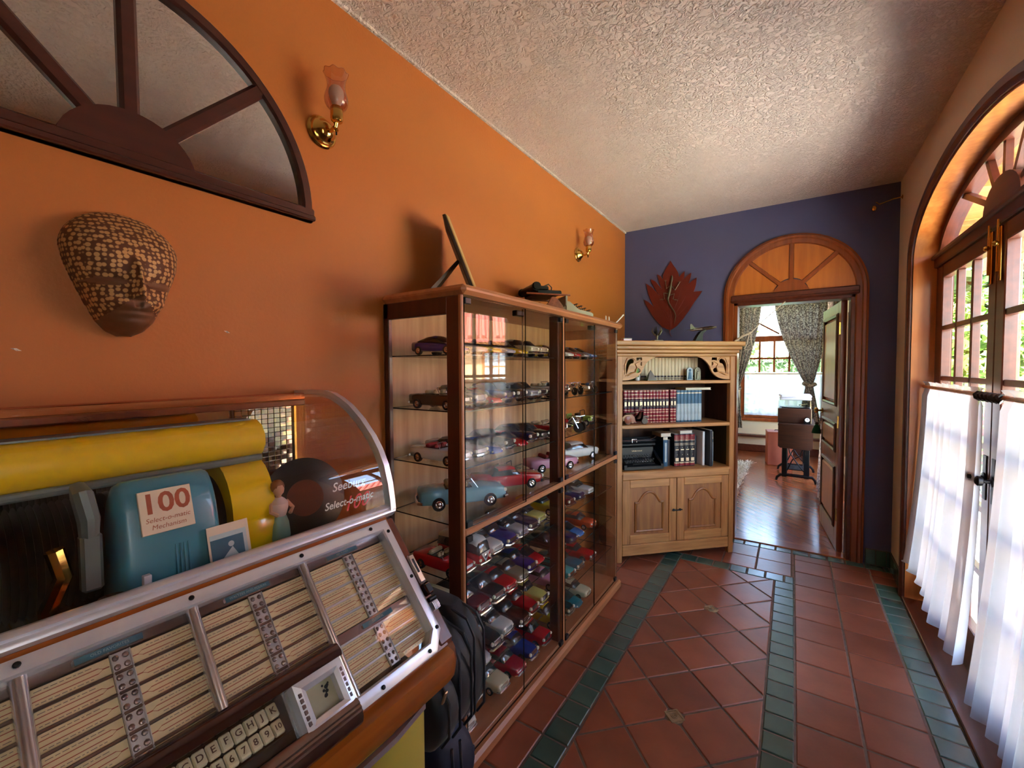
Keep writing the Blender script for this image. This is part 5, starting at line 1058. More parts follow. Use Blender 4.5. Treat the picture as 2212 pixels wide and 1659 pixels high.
# (kind, colour, shelf, y along the cabinet, x of the nose, extra words, scale[, second colour])
ROWS = {
 0: [('sports', 'purple', 1.245, -1.035), ('sports', 'white', 1.36, -1.03), ('sports', 'yellow', 1.475, -1.03), ('sports', 'silver', 1.585, -1.03), ('sports', 'yellow', 1.70, -1.03, ' with a paler roof', 'paleyellow'), ('sedan', 'cream', 1.81, -1.03), ('sedan', 'beige', 1.915, -1.035),
     ('sports', 'yellow', 2.05, -1.03), ('sports', 'white', 2.165, -1.03), ('sports', 'red', 2.27, -1.03), ('sports', 'grey', 2.385, -1.03), ('sports', 'skyblue', 2.50, -1.03)],
 1: [('convertible', 'black', 1.25, -1.03), ('classic', 'silver', 1.37, -1.03), ('sports', 'red', 1.485, -1.03), ('classic', 'purple', 1.60, -1.03), ('classic', 'black', 1.715, -1.03), ('sedan', 'silver', 1.825, -1.03), ('finned', 'grey', 1.925, -1.04),
     ('convertible', 'white', 2.06, -1.03), ('jeep', 'red', 2.18, -1.06)],
 2: [('convertible', 'white', 1.25, -1.03), ('finned', 'silver', 1.37, -1.03), ('sports', 'blue', 1.475, -1.03), ('classic', 'black', 1.59, -1.03), ('sports', 'red', 1.70, -1.03), ('classic', 'navy', 1.81, -1.03), ('sedan', 'black', 1.915, -1.03), ('convertible', 'red', 2.06, -1.03), ('jeep', 'lime', 2.56, -1.06)],
 4: [('convertible', 'red', 1.235, -1.02), ('bus', 'red', 1.36, -1.02), ('sedan', 'white', 1.475, -1.03), ('finned', 'blue', 1.60, -1.02), ('sedan', 'silver', 1.72, -1.03), ('finned', 'navy', 1.835, -1.03), ('sedan', 'paleyellow', 1.93, -1.05), ('finned', 'yellow', 2.06, -1.03), ('classic', 'maroon', 2.19, -1.03), ('sedan', 'navy', 2.32, -1.03, ' with white stripes'), ('sedan', 'white', 2.46, -1.03)],
 5: [('bus', 'cream', 1.235, -1.06, '', 'cream'), ('pickup', 'maroon', 1.355, -1.02), ('pickup', 'black', 1.48, -1.02), ('sedan', 'red', 1.60, -1.03), ('sedan', 'olive', 1.72, -1.03), ('classic', 'purple', 1.835, -1.04), ('sports', 'red', 1.935, -1.06), ('sedan', 'black', 2.06, -1.03), ('sedan', 'navy', 2.19, -1.02), ('sports', 'skyblue', 2.31, -1.03), ('sedan', 'orange', 2.47, -1.02)],
 6: [('sedan', 'navy', 1.235, -1.05), ('sports', 'silver', 1.36, -1.02), ('classic', 'darkgreen', 1.485, -1.03), ('sedan', 'white', 1.60, -1.05), ('finned', 'brown', 1.70, -1.02), ('classic', 'red', 1.82, -1.03), ('classic', 'paleyellow', 1.925, -1.03), ('finned', 'pink', 2.06, -1.03), ('finned', 'turquoise', 2.19, -1.03), ('finned', 'teal', 2.31, -1.03, ' with a dark roof', 'black'), ('finned', 'red', 2.47, -1.02)],
 7: [('sedan', 'white', 1.245, -1.02), ('pickup', 'skyblue', 1.37, -1.09), ('sedan', 'cream', 1.38 + .11, -1.03), ('sedan', 'crimson', 1.61, -1.02), ('classic', 'blue', 1.72, -1.02), ('pickup', 'red', 1.83, -1.02), ('pickup', 'yellow', 2.06, -1.03), ('classic', 'darkgreen', 2.18, -1.03), ('sports', 'teal', 2.29, -1.03), ('sedan', 'cream', 2.41, -1.03)],
}
LEN = dict(sedan=.130, sports=.122, classic=.138, finned=.148, convertible=.138, pickup=.138, bus=.118, jeep=.10)
names = {}
for sh, lst in ROWS.items():
    nL = sum(1 for e in lst if e[2] < CM); iL = -1
    for e in lst:
        kind, col, y, nx = e[:4]
        if y < CM: iL += 1; y = 1.243 + iL * (1.872 - 1.243) / (nL - 1)
        elif y < 2.07: y = 2.055
        ex_ = e[4] if len(e) > 4 else ''; c2 = e[5] if len(e) > 5 else None
        car(kind, col, nx - LEN[kind], y, SH[sh] + .0004, lab(kind, col, sh, 1 if y < CM else 2, ex_), R(random.uniform(-1, 1)), 1.0, c2, seats=random.choice(('red', 'tan')))
        if 'stripes' in ex_:
            for sg in (-1, 1): G().box(.055, .112, sg * .006, sg * .018, .0572, .0596, .0005).build('stripe', 'paint_white', bpy.data.objects[[o.name for o in COL.objects if o.name.startswith('model_car')][-1]])
# larger cars set sideways on the shelf above the middle rail
z4 = SH[3] + .0004
car('convertible', 'lightblue', -1.188, 1.395, z4, 'large light blue model convertible on the shelf above the middle rail', R(52), 1.42, seats='tan')
car('finned', 'red', -1.165, 1.71, z4, 'large red model car on the shelf above the middle rail', R(58), 1.25)
car('convertible', 'pink', -1.25, 2.04 - .26, z4, 'long pink finned model convertible behind the red car above the middle rail', R(64), 1.30, seats='red') if False else None
car('convertible', 'pink', -1.165, 2.16, z4, 'long pink model convertible on the shelf above the middle rail', R(62), 1.25, seats='red')
car('jeep', 'olive', -1.285, 1.888, z4, 'small olive model jeep beside the cabinet mullion', R(8), .85)
car('sedan', 'white', -1.17, 2.50, z4, 'long white model limousine on the shelf above the middle rail', R(66), 1.30)
for y, c, w_ in ((2.28, 'white', 'white'), (2.36, 'red', 'red'), (2.44, 'red', 'dark red'), (2.58, 'skyblue', 'blue')): motorcycle(-1.12, y, SH[1] + .0004, c, f'{w_} model motorcycle on the second glass shelf in the bay by the bookcase', R(-20), .95) if w_ != 'dark red' else None
motorcycle(-1.10, 2.20, SH[2] + .0004, 'red', 'red model motorcycle on the third glass shelf', R(20), 1.2); motorcycle(-1.10, 2.36, SH[2] + .0004, 'white', 'white model motorcycle on the third glass shelf', R(-30), 1.1)
# ================================================================ CORNER BOOKCASE
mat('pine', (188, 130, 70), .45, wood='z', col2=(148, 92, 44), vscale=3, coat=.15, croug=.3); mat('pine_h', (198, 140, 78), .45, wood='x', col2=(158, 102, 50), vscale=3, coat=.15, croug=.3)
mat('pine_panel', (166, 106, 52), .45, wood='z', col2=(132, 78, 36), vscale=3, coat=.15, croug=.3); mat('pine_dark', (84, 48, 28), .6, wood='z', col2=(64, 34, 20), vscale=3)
mat('book_red', (138, 26, 40), .45, var=.1); mat('gold_leaf', (226, 206, 168), .35, .3); mat('book_label', (44, 28, 44), .5); mat('book_beige', (206, 186, 150), .55, var=.08); mat('book_blue', (70, 104, 124), .5, var=.15, vscale=18); mat('book_pale', (176, 190, 190), .5, var=.25, vscale=20)
mat('book_dark', (38, 34, 38), .5, var=.15); mat('pages', (226, 214, 188), .8, var=.1); mat('book_green', (120, 150, 62), .5, var=.25, vscale=16); mat('book_navy', (44, 84, 112), .5, var=.1); mat('book_white', (222, 218, 208), .5)
mat('tw_black', (18, 19, 22), .4, spec=.35, var=.1); mat('tw_key', (30, 30, 32), .3); mat('key_white', (224, 222, 214), .4); mat('cherry_wood', (150, 80, 50), .4, wood='x', col2=(120, 58, 34), vscale=4, coat=.2); mat('pewter', (116, 108, 92), .35, .7, var=.25, vscale=20)
bk = thing('bookcase', 'rustic pine corner bookcase with carved brackets and two panelled doors', 'bookcase', (-1.105, 3.109, 0), R(44.45)); BWd, BD, BH = 1.01, .36, 1.70
for u0, u1 in ((0, .045), (BWd - .045, BWd)): G().box(u0, u1, 0, .04, 0, 1.60, .004).build('post', 'pine', bk)
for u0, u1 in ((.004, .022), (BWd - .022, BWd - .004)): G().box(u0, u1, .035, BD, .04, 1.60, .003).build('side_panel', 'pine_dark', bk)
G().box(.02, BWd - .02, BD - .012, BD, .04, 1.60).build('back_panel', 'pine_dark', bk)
for u0, u1 in ((.004, .04), (BWd - .04, BWd - .004)): G().box(u0, u1, BD - .04, BD, 0, .06, .003).build('rear_foot', 'pine', bk)
for i, (z0, z1, ov) in enumerate(((1.588, 1.612, .008), (1.613, 1.640, .022), (1.641, 1.668, .036), (1.669, 1.705, .052))): G().box(-ov, BWd + ov, -ov, BD - .004 * i, z0, z1, .006).build('cornice_board', 'pine_h', bk)
G().box(.022, BWd - .022, .002, BD - .012, 1.375, 1.400, .004).build('shelf', 'pine_h', bk); G().box(.022, BWd - .022, .002, BD - .012, 1.034, 1.062, .004).build('shelf', 'pine_h', bk); G().box(.022, BWd - .022, .0, BD - .012, .68, .705, .004).build('shelf', 'pine_h', bk)
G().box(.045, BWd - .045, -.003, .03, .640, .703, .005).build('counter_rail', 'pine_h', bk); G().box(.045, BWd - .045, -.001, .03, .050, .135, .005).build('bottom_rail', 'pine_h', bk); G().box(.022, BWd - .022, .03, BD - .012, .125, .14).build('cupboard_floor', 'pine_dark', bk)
def fret(name, loops, M_, depth, m, parent):
    """flat board with cut-outs, from outline loops"""
    cu = bpy.data.curves.new(name, 'CURVE'); cu.dimensions = '2D'; cu.fill_mode = 'BOTH'; cu.extrude = depth / 2
    for lp in loops:
        sp = cu.splines.new('POLY'); sp.points.add(len(lp) - 1); sp.use_cyclic_u = True
        for i, (a, b) in enumerate(lp): sp.points[i].co = (a, b, 0, 1)
    o = bpy.data.objects.new(name, cu); me = o.to_mesh(); g = G(); g.add([M_ @ v.co for v in me.vertices], [tuple(p.vertices) for p in me.polygons]); o.to_mesh_clear(); bpy.data.objects.remove(o); bpy.data.curves.remove(cu)
    return g.build(name, m, parent, ang=30)
def bez(pts, n=8):
    out = []
    for i in range(0, len(pts) - 3, 3):
        a, b, c, d = pts[i:i + 4]
        for k in range(n): t = k / n; out.append(tuple((1 - t) ** 3 * a[q] + 3 * (1 - t) ** 2 * t * b[q] + 3 * (1 - t) * t * t * c[q] + t ** 3 * d[q] for q in (0, 1)))
    return out
out_ = [(.045, 1.588), (.045, 1.405)] + bez([(.045, 1.405), (.13, 1.405), (.19, 1.43), (.215, 1.49), (.235, 1.54), (.28, 1.578), (.335, 1.586)], 10) + [(.335, 1.588)]
lf1 = bez([(.078, 1.450), (.066, 1.52), (.082, 1.565), (.118, 1.572), (.148, 1.568), (.142, 1.530), (.122, 1.535), (.098, 1.530), (.098, 1.50), (.078, 1.450)])
lf2 = bez([(.084, 1.437), (.10, 1.468), (.13, 1.472), (.135, 1.466), (.125, 1.452), (.11, 1.448), (.084, 1.437)]); lf3 = [(.160, 1.555), (.160, 1.580), (.205, 1.580), (.208, 1.556), (.185, 1.560)]
lf4 = bez([(.205, 1.548), (.186, 1.54), (.186, 1.52), (.205, 1.515), (.207, 1.525), (.207, 1.54), (.205, 1.548)]); lf5 = [(.170 + .024 * math.cos(a * .4), 1.480 + .019 * math.sin(a * .4)) for a in range(16)]
MF = Matrix(((1, 0, 0, 0), (0, 0, 1, .016), (0, 1, 0, 0), (0, 0, 0, 1)))
for flip in (False, True):
    fl = lambda L: [(BWd - a, b) for a, b in L][::-1] if flip else L
    br = fret('carved_bracket', [fl(q) for q in (out_, lf1, lf2, lf3, lf4, lf5)], MF, .016, 'pine_h', bk)
    g = G(); q = [(BWd - a if flip else a, .006, b) for a, b in [(.07, 1.44), (.11, 1.455), (.15, 1.47), (.165, 1.505), (.15, 1.53), (.19, 1.55)]]; g.tube(q, [.003, .005, .006, .006, .005, .003], 8)
    q = [(BWd - a if flip else a, .006, b) for a, b in [(.066, 1.45), (.062, 1.52), (.085, 1.575), (.125, 1.58), (.15, 1.56)]]; g.tube(q, [.002, .004, .005, .005, .003], 8); g.build('carved_stem', 'pine_h', br)
for k, (u0, u1) in enumerate(((.047, .503), (.507, .963))):
    d = G().box(u0 + .05, u1 - .05, .012, .022, .19, .60).build('cupboard_door', 'pine_panel', bk)
    for a, b in ((u0, u0 + .062), (u1 - .062, u1)): G().box(a, b, .002, .03, .138, .638, .003).build('door_stile', 'pine', d)
    for a, b in ((.138, .208), (.578, .638)): G().box(u0 + .062, u1 - .062, .0, .028, a, b, .003).build('door_rail', 'pine_h', d)
    c = (u0 + u1) / 2; hw = .115; pp = [(c - hw, .012, .235), (c + hw, .012, .235), (c + hw, .012, .455)] + [(c + x, .012, z) for x, z in bez([(hw - .018, .455), (hw - .04, .458), (.062, .535), (0, .538), (-.062, .535), (-hw + .04, .458), (-hw + .018, .455)], 8)] + [(c - hw + .018, .012, .455), (c - hw, .012, .455)]
    G().sweep(pp, [(-.010, -.001), (-.008, .006), (0, .011), (.008, .006), (.010, -.001)], (0, -1, 0), True).build('arched_moulding', 'pine_panel', d)
    G().prism([(p[0] * .9 + c * .1, .013, p[2] * .93 + .385 * .07) for p in pp], (0, -.005, 0)).build('arched_field', 'pine_panel', d)
g = G(); g.lathe([(0, 0), (.010, 0), (.010, .004), (0, .006)], 12, (.478, 0, .385), (0, -1, 0)); g.lathe([(0, 0), (.010, 0), (.010, .004), (0, .006)], 12, (.532, 0, .385), (0, -1, 0)); g.tube([(.462, -.008, .384), (.478, -.010, .386), (.505, -.010, .384), (.532, -.010, .388), (.548, -.006, .385)], .0045, 8); g.build('iron_latch', 'black_iron', bk)

MB_ = Matrix.Translation((-1.105, 3.109, 0)) @ Matrix.Rotation(R(44.45), 4, 'Z')
def bthing(name, label, cat, u, y, z, rz=0, group=None):
    p = MB_ @ Vector((u, y, z)); return thing(name, label, cat, p, R(44.45) + rz, group)
BOOKM = {}
def book(u, y, z, w, h, d, style, label, group, num=None, tilt=0):
    key = (style, round(w, 4), round(h, 4), round(d, 3))
    if key not in BOOKM:
        c = G(); ring = lambda zz, e=0: [(w / 2 - e, d, zz), (-w / 2 + e, d, zz), (-w / 2 + e, .006, zz), (-w / 3, .0015 + e, zz), (0, e, zz), (w / 3, .0015 + e, zz), (w / 2 - e, .006, zz)]
        c.loft([ring(0, .0006), ring(.002), ring(h - .002), ring(h, .0006)])
        band = lambda z0, z1, k: c.loft([[(-w / 2 - .0003, .006, zz), (-w / 3, .0008, zz), (0, -.0007, zz), (w / 3, .0008, zz), (w / 2 + .0003, .006, zz)] for zz in (z0, z1)], False, False, k)
        if style == 'red':
            for f_ in (.03, .115, .22, .33, .40, .76, .87, .97): band(h * f_ - .0022, h * f_ + .0022, 1)
            band(h * .44, h * .73, 2); band(h * .50, h * .515, 1); band(h * .68, h * .69, 1); c.box(-w * .28, w * .28, -.0012, .002, h * .53, h * .65, 0, 1)
        if style == 'dark':
            for f_ in (.10, .12, .66, .70, .80, .84, .88, .92): band(h * f_ - .0016, h * f_ + .0016, 1)
            band(h * .02, h * .09, 3); band(h * .81, h * .97, 3); c.box(-w * .3, w * .3, -.0012, .002, h * .16, h * .26, 0, 1); c.box(-w * .3, w * .3, -.0012, .002, h * .50, h * .53, 0, 1)
            for f_ in (.36, .58): c.sphere((0, -.0006, h * f_), .0035, 6, 1)
        if style == 'beige': band(h * .13, h * .20, 2); band(h * .055, h * .075, 2); band(h * .10, h * .11, 2)
        if style == 'blue': band(h * .05, h * .58, 1); band(h * .90, h * .93, 2)
        if style == 'navy': band(h * .90, h * .99, 1); c.box(-w * .22, w * .22, -.0012, .002, h * .15, h * .8, 0, 2)
        mats = {'red': ['book_red', 'gold_leaf', 'book_label'], 'dark': ['book_dark', 'gold_leaf', 'book_label', 'book_red'], 'beige': ['book_beige', 'gold_leaf', 'book_label'], 'blue': ['book_blue', 'book_pale', 'gold_leaf'], 'navy': ['book_navy', 'pages', 'book_pale'], 'green': ['book_green'], 'white': ['book_white'], 'black': ['book_dark'], 'maroon': ['book_red']}[style]
        pg = G(); pg.box(-w / 2 + .002, w / 2 - .002, .008, d - .003, -.0 + .003, h + .0008 - .0)
        BOOKM[key] = (c.mesh('cover', mats, ang=40), pg.mesh('page_block', 'pages', False))
    t = bthing('book', label, 'book', u, y, z, 0, group); t.rotation_euler.y = tilt
    inst(BOOKM[key][0], 'cover', t); inst(BOOKM[key][1], 'page_block', t)
    if num:
        g = G(); g.text(num, Matrix(((1, 0, 0, 0), (0, 0, -1, -.0016), (0, 1, 0, h * .165), (0, 0, 0, 1))), .014); g.build('volume_number', 'gold_leaf', t, smooth=False)
    return t
GB = 'books in the pine bookcase'
ORD = ['first', 'second', 'third', 'fourth', 'fifth', 'sixth', 'seventh', 'eighth', 'ninth', 'tenth', 'eleventh', 'twelfth', 'thirteenth', 'fourteenth', 'fifteenth', 'sixteenth', 'seventeenth']
u = .270
book(.232, .14, 1.4005, .030, .165, .13, 'green', 'light green book on the top shelf of the pine bookcase', GB); book(.256, .14, 1.4005, .014, .172, .13, 'white', 'thin white book beside the green book on the top shelf', GB)
for i in range(17):
    book(u + .0145, .14, 1.4005, .0285, .182, .13, 'beige', f'{ORD[i]} beige volume from the thin white book on the top bookcase shelf', GB, str(i + 1) if 0 < i < 14 else None); u += .0298
u = .098
for i, w in enumerate([.030, .026, .030, .036, .038, .026, .026, .026, .026, .026, .026, .026, .032, .026, .026]):
    if i == 13: u += .010
    book(u + w / 2, .09, 1.0625, w, .262, .16, 'red', f'{ORD[i]} red gold-banded volume counted from the toy scooter end of the middle shelf', GB); u += w + .0012
u += .006
for i in range(7): book(u + .0155, .095, 1.0625, .031, .255, .15, 'blue', f'{ORD[i]} blue and grey paperback counted from the red volumes on the middle shelf', GB); u += .0322
p = bthing('book', 'tan book lying flat on the blue paperbacks', 'book', .76, .11, 1.3185, 0, GB); G().box(-.115, .115, 0, .15, 0, .003).box(-.115, .115, 0, .15, .016, .019).box(-.115, -.112, 0, .15, 0, .019).build('cover', 'book_beige', p); G().box(-.112, .112, .003, .147, .003, .016).build('page_block', 'pages', p)
book(.466, .10, .7055, .038, .24, .15, 'navy', 'blue paperback between the black typewriter and the dark books', GB)
p = bthing('book', 'tan book lying flat on the blue paperback by the typewriter', 'book', .468, .10, .9465, 0, GB); G().box(-.045, .045, 0, .14, 0, .003).box(-.045, .045, 0, .14, .026, .029).box(-.045, -.042, 0, .14, 0, .029).build('cover', 'book_beige', p); G().box(-.042, .042, .003, .137, .003, .026).build('page_block', 'pages', p)
book(.505, .12, .7055, .030, .21, .14, 'black', 'plain black book beside the blue paperback', GB); u = .535
for i in range(4): book(u + .0225, .085, .7055, .044, .262, .17, 'dark', f'{ORD[i]} dark red-banded volume counted from the plain black book on the lower shelf', GB); u += .0462
p = bthing('book', 'white book lying flat across the dark leather volumes', 'book', .64, .09, .968, 0, GB); G().box(-.055, .055, 0, .15, 0, .002).box(-.055, .055, 0, .15, .022, .024).box(-.055, -.053, 0, .15, 0, .024).build('cover', 'book_white', p); G().box(-.053, .053, .003, .147, .002, .022).build('page_block', 'pages', p)
for du, y, w, h, d, st, lb in ((.752, .13, .030, .235, .16, 'black', 'black album beside the dark leather volumes'), (.790, .075, .022, .275, .21, 'white', 'tall white album standing in the lower bookcase shelf'), (.830, .035, .026, .290, .25, 'black', 'tall glossy black album standing forward in the lower shelf'), (.853, .05, .008, .24, .23, 'navy', 'thin blue magazine leaning beside the black album'), (.866, .07, .008, .275, .23, 'white', 'thin white magazine beside the blue magazine'), (.882, .09, .012, .268, .22, 'green', 'thin green magazine at the end of the lower shelf')): book(du, y, .7055, w, h, d, st, lb, GB)
# small things on the top shelf
t = bthing('pyramid', 'small dark stone pyramid on the top shelf of the bookcase', 'pyramid', .315, .075, 1.4005); g = G(); g.add([(-.04, -.03, 0), (.04, -.03, 0), (.04, .03, 0), (-.04, .03, 0), (0, 0, .085)], [(0, 1, 4), (1, 2, 4), (2, 3, 4), (3, 0, 4), (3, 2, 1, 0)]); g.build('stone', 'pewter', t, smooth=False); G().box(-.043, .043, -.033, .033, 0, .006, .001).build('foot', 'pewter', t)
for du, m, lb in ((.665, 'book_pale', 'small arched icon of a figure in blue leaning on the beige books'), (.735, 'pewter', 'small arched pewter icon with raised figure on the top bookcase shelf')):
    t = bthing('icon_plaque', lb, 'plaque', du, .085, 1.4005); sil = [(-.026, 0), (.026, 0), (.026, .075)] + [(.026 * math.cos(R(a)), .075 + .026 * math.sin(R(a))) for a in range(15, 180, 15)] + [(-.026, .075)]; G().prism([(a, 0, b) for a, b in sil], (0, .012, 0)).build('plaque', m, t); g = G(); g.sphere((0, -.001, .078), (.010, .005, .012), 10); g.loft([[(-.018, -.001, .008), (.018, -.001, .008), (.012, -.006, .008), (-.012, -.006, .008)], [(-.011, -.001, .064), (.011, -.001, .064), (.006, -.005, .064), (-.006, -.005, .064)]]); g.build('figure', 'book_blue' if m == 'book_pale' else m, t)
t = bthing('potted_sprig', 'tiny pot with green sprigs on the top bookcase shelf', 'plant', .205, .08, 1.4005); G().lathe([(0, 0), (.014, 0), (.018, .026), (.016, .028), (0, .026)], 14).build('pot', 'book_white', t)
for i in range(7): a = i * .9; G().tube([(0, 0, .024), (.012 * math.cos(a), .010 * math.sin(a), .05), (.026 * math.cos(a), .018 * math.sin(a), .068 + .004 * i)], [.003, .0035, .001], 6).build('sprig', 'leaf', t)
# black typewriter
def typewriter(t, base, plate, keym, W=.34, D=.30):
    b = G(); b.loft([[(x, y, z) for x, y in ((-W / 2, -D / 2), (W / 2, -D / 2), (W / 2, D / 2), (-W / 2, D / 2))] for z in (.008, .03)]); b.box(-W / 2, W / 2, D / 2 - .20, D / 2, .03, .07, .008)
    for sg in (-1, 1): b.prism([(sg * W / 2, -D / 2, .02), (sg * W / 2, -D / 2, .045), (sg * W / 2, -D / 2 + .06, .075), (sg * W / 2, -D / 2 + .13, .125), (sg * W / 2, D / 2, .145), (sg * W / 2, D / 2, .02)], (-sg * .022, 0, 0))
    b.build('frame', base, t, ang=40)
    g = G(); g.prism([(-W / 2 + .02, -D / 2 + .125, .07), (-W / 2 + .02, -D / 2 + .13, .155), (-W / 2 + .02, -D / 2 + .17, .175), (-W / 2 + .02, D / 2 - .06, .175), (-W / 2 + .02, D / 2 - .06, .07)], (W - .04, 0, 0)); g.build('cover_plate', plate, t)
    k = G()
    for r_ in range(4):
        for c in range(10 + (r_ % 2)):
            x = -W / 2 + .05 + (W - .10) * (c + (.25 if r_ % 2 == 0 else 0)) / 10.4; y = -D / 2 + .03 + r_ * .024; z = .058 + r_ * .013; k.lathe([(0, .004), (.007, .004), (.0075, .001), (.0075, -.001), (0, -.002)], 8, (x, y, z), (0, 0, 1), 0); k.box(x - .0028, x + .0028, y - .0028, y + .0028, z + .0035, z + .0048, 0, 1); k.tube([(x, y, z), (x, y + .03, .045)], .0012, 4, 0)
    k.build('keys', keym, t, kind='stuff'); G().box(-W / 2 + .07, W / 2 - .07, -D / 2 + .002, -D / 2 + .016, .045, .054, .004).build('space_bar', base, t)
    g = G(); g.tube([(-W / 2 - .02, D / 2 - .10, .20), (W / 2 + .02, D / 2 - .10, .20)], .019, 16); g.build('platen', 'tyre', t); g = G(); g.box(-W / 2 - .01, W / 2 + .01, D / 2 - .15, D / 2 - .03, .165, .185, .004); g.box(-W / 2 - .01, W / 2 + .01, D / 2 - .075, D / 2 - .065, .18, .225, .003)
    for sg in (-1, 1): g.tube([(sg * (W / 2 + .018), D / 2 - .10, .20), (sg * (W / 2 + .04), D / 2 - .10, .20)], .016, 12)
    g.build('carriage', base, t); g = G(); g.tube([(-W / 2, D / 2 - .125, .205), (W / 2, D / 2 - .125, .205)], .003, 6); g.tube([(-.02, D / 2 - .13, .19), (-.02, D / 2 - .125, .215), (.02, D / 2 - .125, .215), (.02, D / 2 - .13, .19)], .003, 6); g.tube([(W / 2 - .02, D / 2 - .12, .21), (W / 2 + .02, D / 2 - .14, .235)], .003, 6); g.build('paper_bail', 'car_chrome', t)
tw = bthing('typewriter', 'black desk typewriter with round keys on the lower bookcase shelf', 'typewriter', .236, .165, .7055); typewriter(tw, 'tw_black', 'tw_black', ['tw_key', 'key_white'], .33, .29)
g = G(); g.text('Underwood', Matrix(((1, 0, 0, 0), (0, -.06, -1, -.0265), (0, 1, -.06, .13), (0, 0, 0, 1))), .018); g.build('maker_lettering', 'gold_leaf', tw, smooth=False)
# wooden scooter
sc_ = bthing('toy_scooter', 'small reddish wooden model scooter in front of the red books', 'model scooter', .158, .035, 1.0625)
g = G()
for x in (-.055, .085): pass
for x in (-.055, .085): G().lathe([(0, -.008), (.024, -.008), (.027, -.004), (.027, .004), (.024, .008), (0, .008)], 20, (x, 0, .027), (0, 1, 0)).build('wheel', 'oak_dark', sc_)
G().prism([(-.10, -.018, .03), (-.105, -.018, .06), (-.085, -.018, .078), (-.03, -.018, .082), (-.005, -.018, .060), (.0, -.018, .030), (.045, -.018, .026), (.06, -.018, .045), (.066, -.018, .10), (.056, -.018, .102), (.046, -.018, .052), (.03, -.018, .044), (.008, -.018, .046), (.004, -.018, .02), (-.03, -.018, .022), (-.06, -.018, .058)], (0, .036, 0)).build('scooter_body', 'cherry_wood', sc_)
for sg in (-1, 1): G().lathe([(0, .006), (.022, .004), (.030, 0), (.03, -.004)], 20, (-.062, sg * .02, .040), (0, sg, 0)).build('side_cowl', 'cherry_wood', sc_)
G().prism([(.066, -.014, .05), (.095, -.014, .058), (.115, -.014, .048), (.11, -.014, .06), (.09, -.014, .07), (.07, -.014, .066)], (0, .028, 0)).build('mudguard', 'oak_dark', sc_); G().box(-.08, .0, -.014, .014, .083, .094, .005).build('seat', 'oak_dark', sc_); g = G(); g.tube([(.062, -.035, .112), (.058, 0, .108), (.062, .035, .112)], .004, 8); g.tube([(.060, 0, .10), (.085, 0, .045)], .005, 8); g.build('handlebar', 'oak_dark', sc_)
G().prism([(.035, -.004, .105), (.066, -.004, .125), (.062, -.004, .150), (.04, -.004, .135)], (0, .008, 0)).build('windshield', 'oak_dark', sc_)

# ---- on top of the bookcase: model aircraft, claw trophy, white rods, pink box
ac_ = bthing('model_aircraft', 'brown metal model bomber aircraft on a curved black stand', 'model aircraft', .775, .13, 1.7055); g = G()
G().prism([(-.055, -.02, 0), (.025, -.02, 0), (.018, -.02, .035), (.022, -.02, .07), (.055, -.02, .098), (.045, -.02, .104), (.005, -.02, .088), (-.022, -.02, .055)], (0, .04, 0)).build('stand', 'tw_black', ac_)
Ta = Matrix.Translation((.03, 0, .112)) @ Matrix.Rotation(R(-7), 4, 'Y')
def AG(): g = G(); g.X = Ta; return g
g = AG(); g.lathe([(.003, -.115), (.007, -.105), (.011, -.06), (.0145, 0), (.015, .06), (.013, .095), (.008, .110), (0, .114)], 16, (0, 0, 0), (1, 0, 0)); g.build('fuselage', 'oak_dark', ac_)
g = AG()
for sg in (-1, 1): g.loft([[(x, sg * yy, z_) for x, z_ in ((-.01 * k + .0, -.003 * k), (.045 * k + .005 * (1 - k), 0), (.02 * k, .0045 * k), (-.01 * k, .002 * k))] for yy, k in ((0, 1.1), (.09, .75), (.150, .42))])
g.build('wing', 'pewter', ac_); g = AG(); g.prism([(-.112, -.0015, .004), (-.108, -.0015, .045), (-.10, -.0015, .052), (-.090, -.0015, .045), (-.072, -.0015, .018), (-.045, -.0015, .012)], (0, .003, 0)); g.build('tail_fin', 'oak_dark', ac_); g = AG(); [g.prism([(-.112, 0, .004), (-.085, 0, .004), (-.098, sg * .05, .004), (-.112, sg * .05, .004)], (0, 0, .003)) for sg in (-1, 1)]; g.build('tailplane', 'pewter', ac_)
for yy in (-.095, -.05, .05, .095): g = AG(); g.lathe([(0, -.02), (.006, -.015), (.007, .01), (.005, .018), (0, .022)], 12, (.035, yy, -.001), (1, 0, 0)); g.tube([(.056, yy, -.014), (.056, yy, .012)], .0012, 5); g.build('engine', 'pewter', ac_)
cl = bthing('claw_trophy', 'small dark metal claw-shaped sculpture on the bookcase top', 'sculpture', .405, .14, 1.7055); G().box(-.04, .04, -.03, .03, 0, .018, .004).build('base', 'pewter', cl); G().lathe([(.012, .016), (.009, .03), (.013, .05), (.010, .062), (0, .064)], 12).build('stem', 'pewter', cl)
for a in range(5): c, s_ = math.cos(a * 1.257 + .3), math.sin(a * 1.257 + .3); g = G(); g.tube([(0, 0, .055), (.022 * c, .022 * s_, .062), (.038 * c, .036 * s_, .085), (.034 * c, .032 * s_, .118 + .006 * (a % 2))], [.007, .008, .006, .0015], 8); g.sphere((.037 * c, .035 * s_, .088), .008, 8); g.build('claw', 'tw_black' if a % 2 else 'pewter', cl)
wr_ = bthing('pink_box', 'small pale pink box at the end of the bookcase top', 'box', .10, .05, 1.7055); G().box(-.035, .035, -.02, .02, 0, .016, .003).build('carton', 'paint_pink', wr_); G().box(-.036, .036, -.021, .021, .0155, .022, .003).build('lid', 'paint_white', wr_)
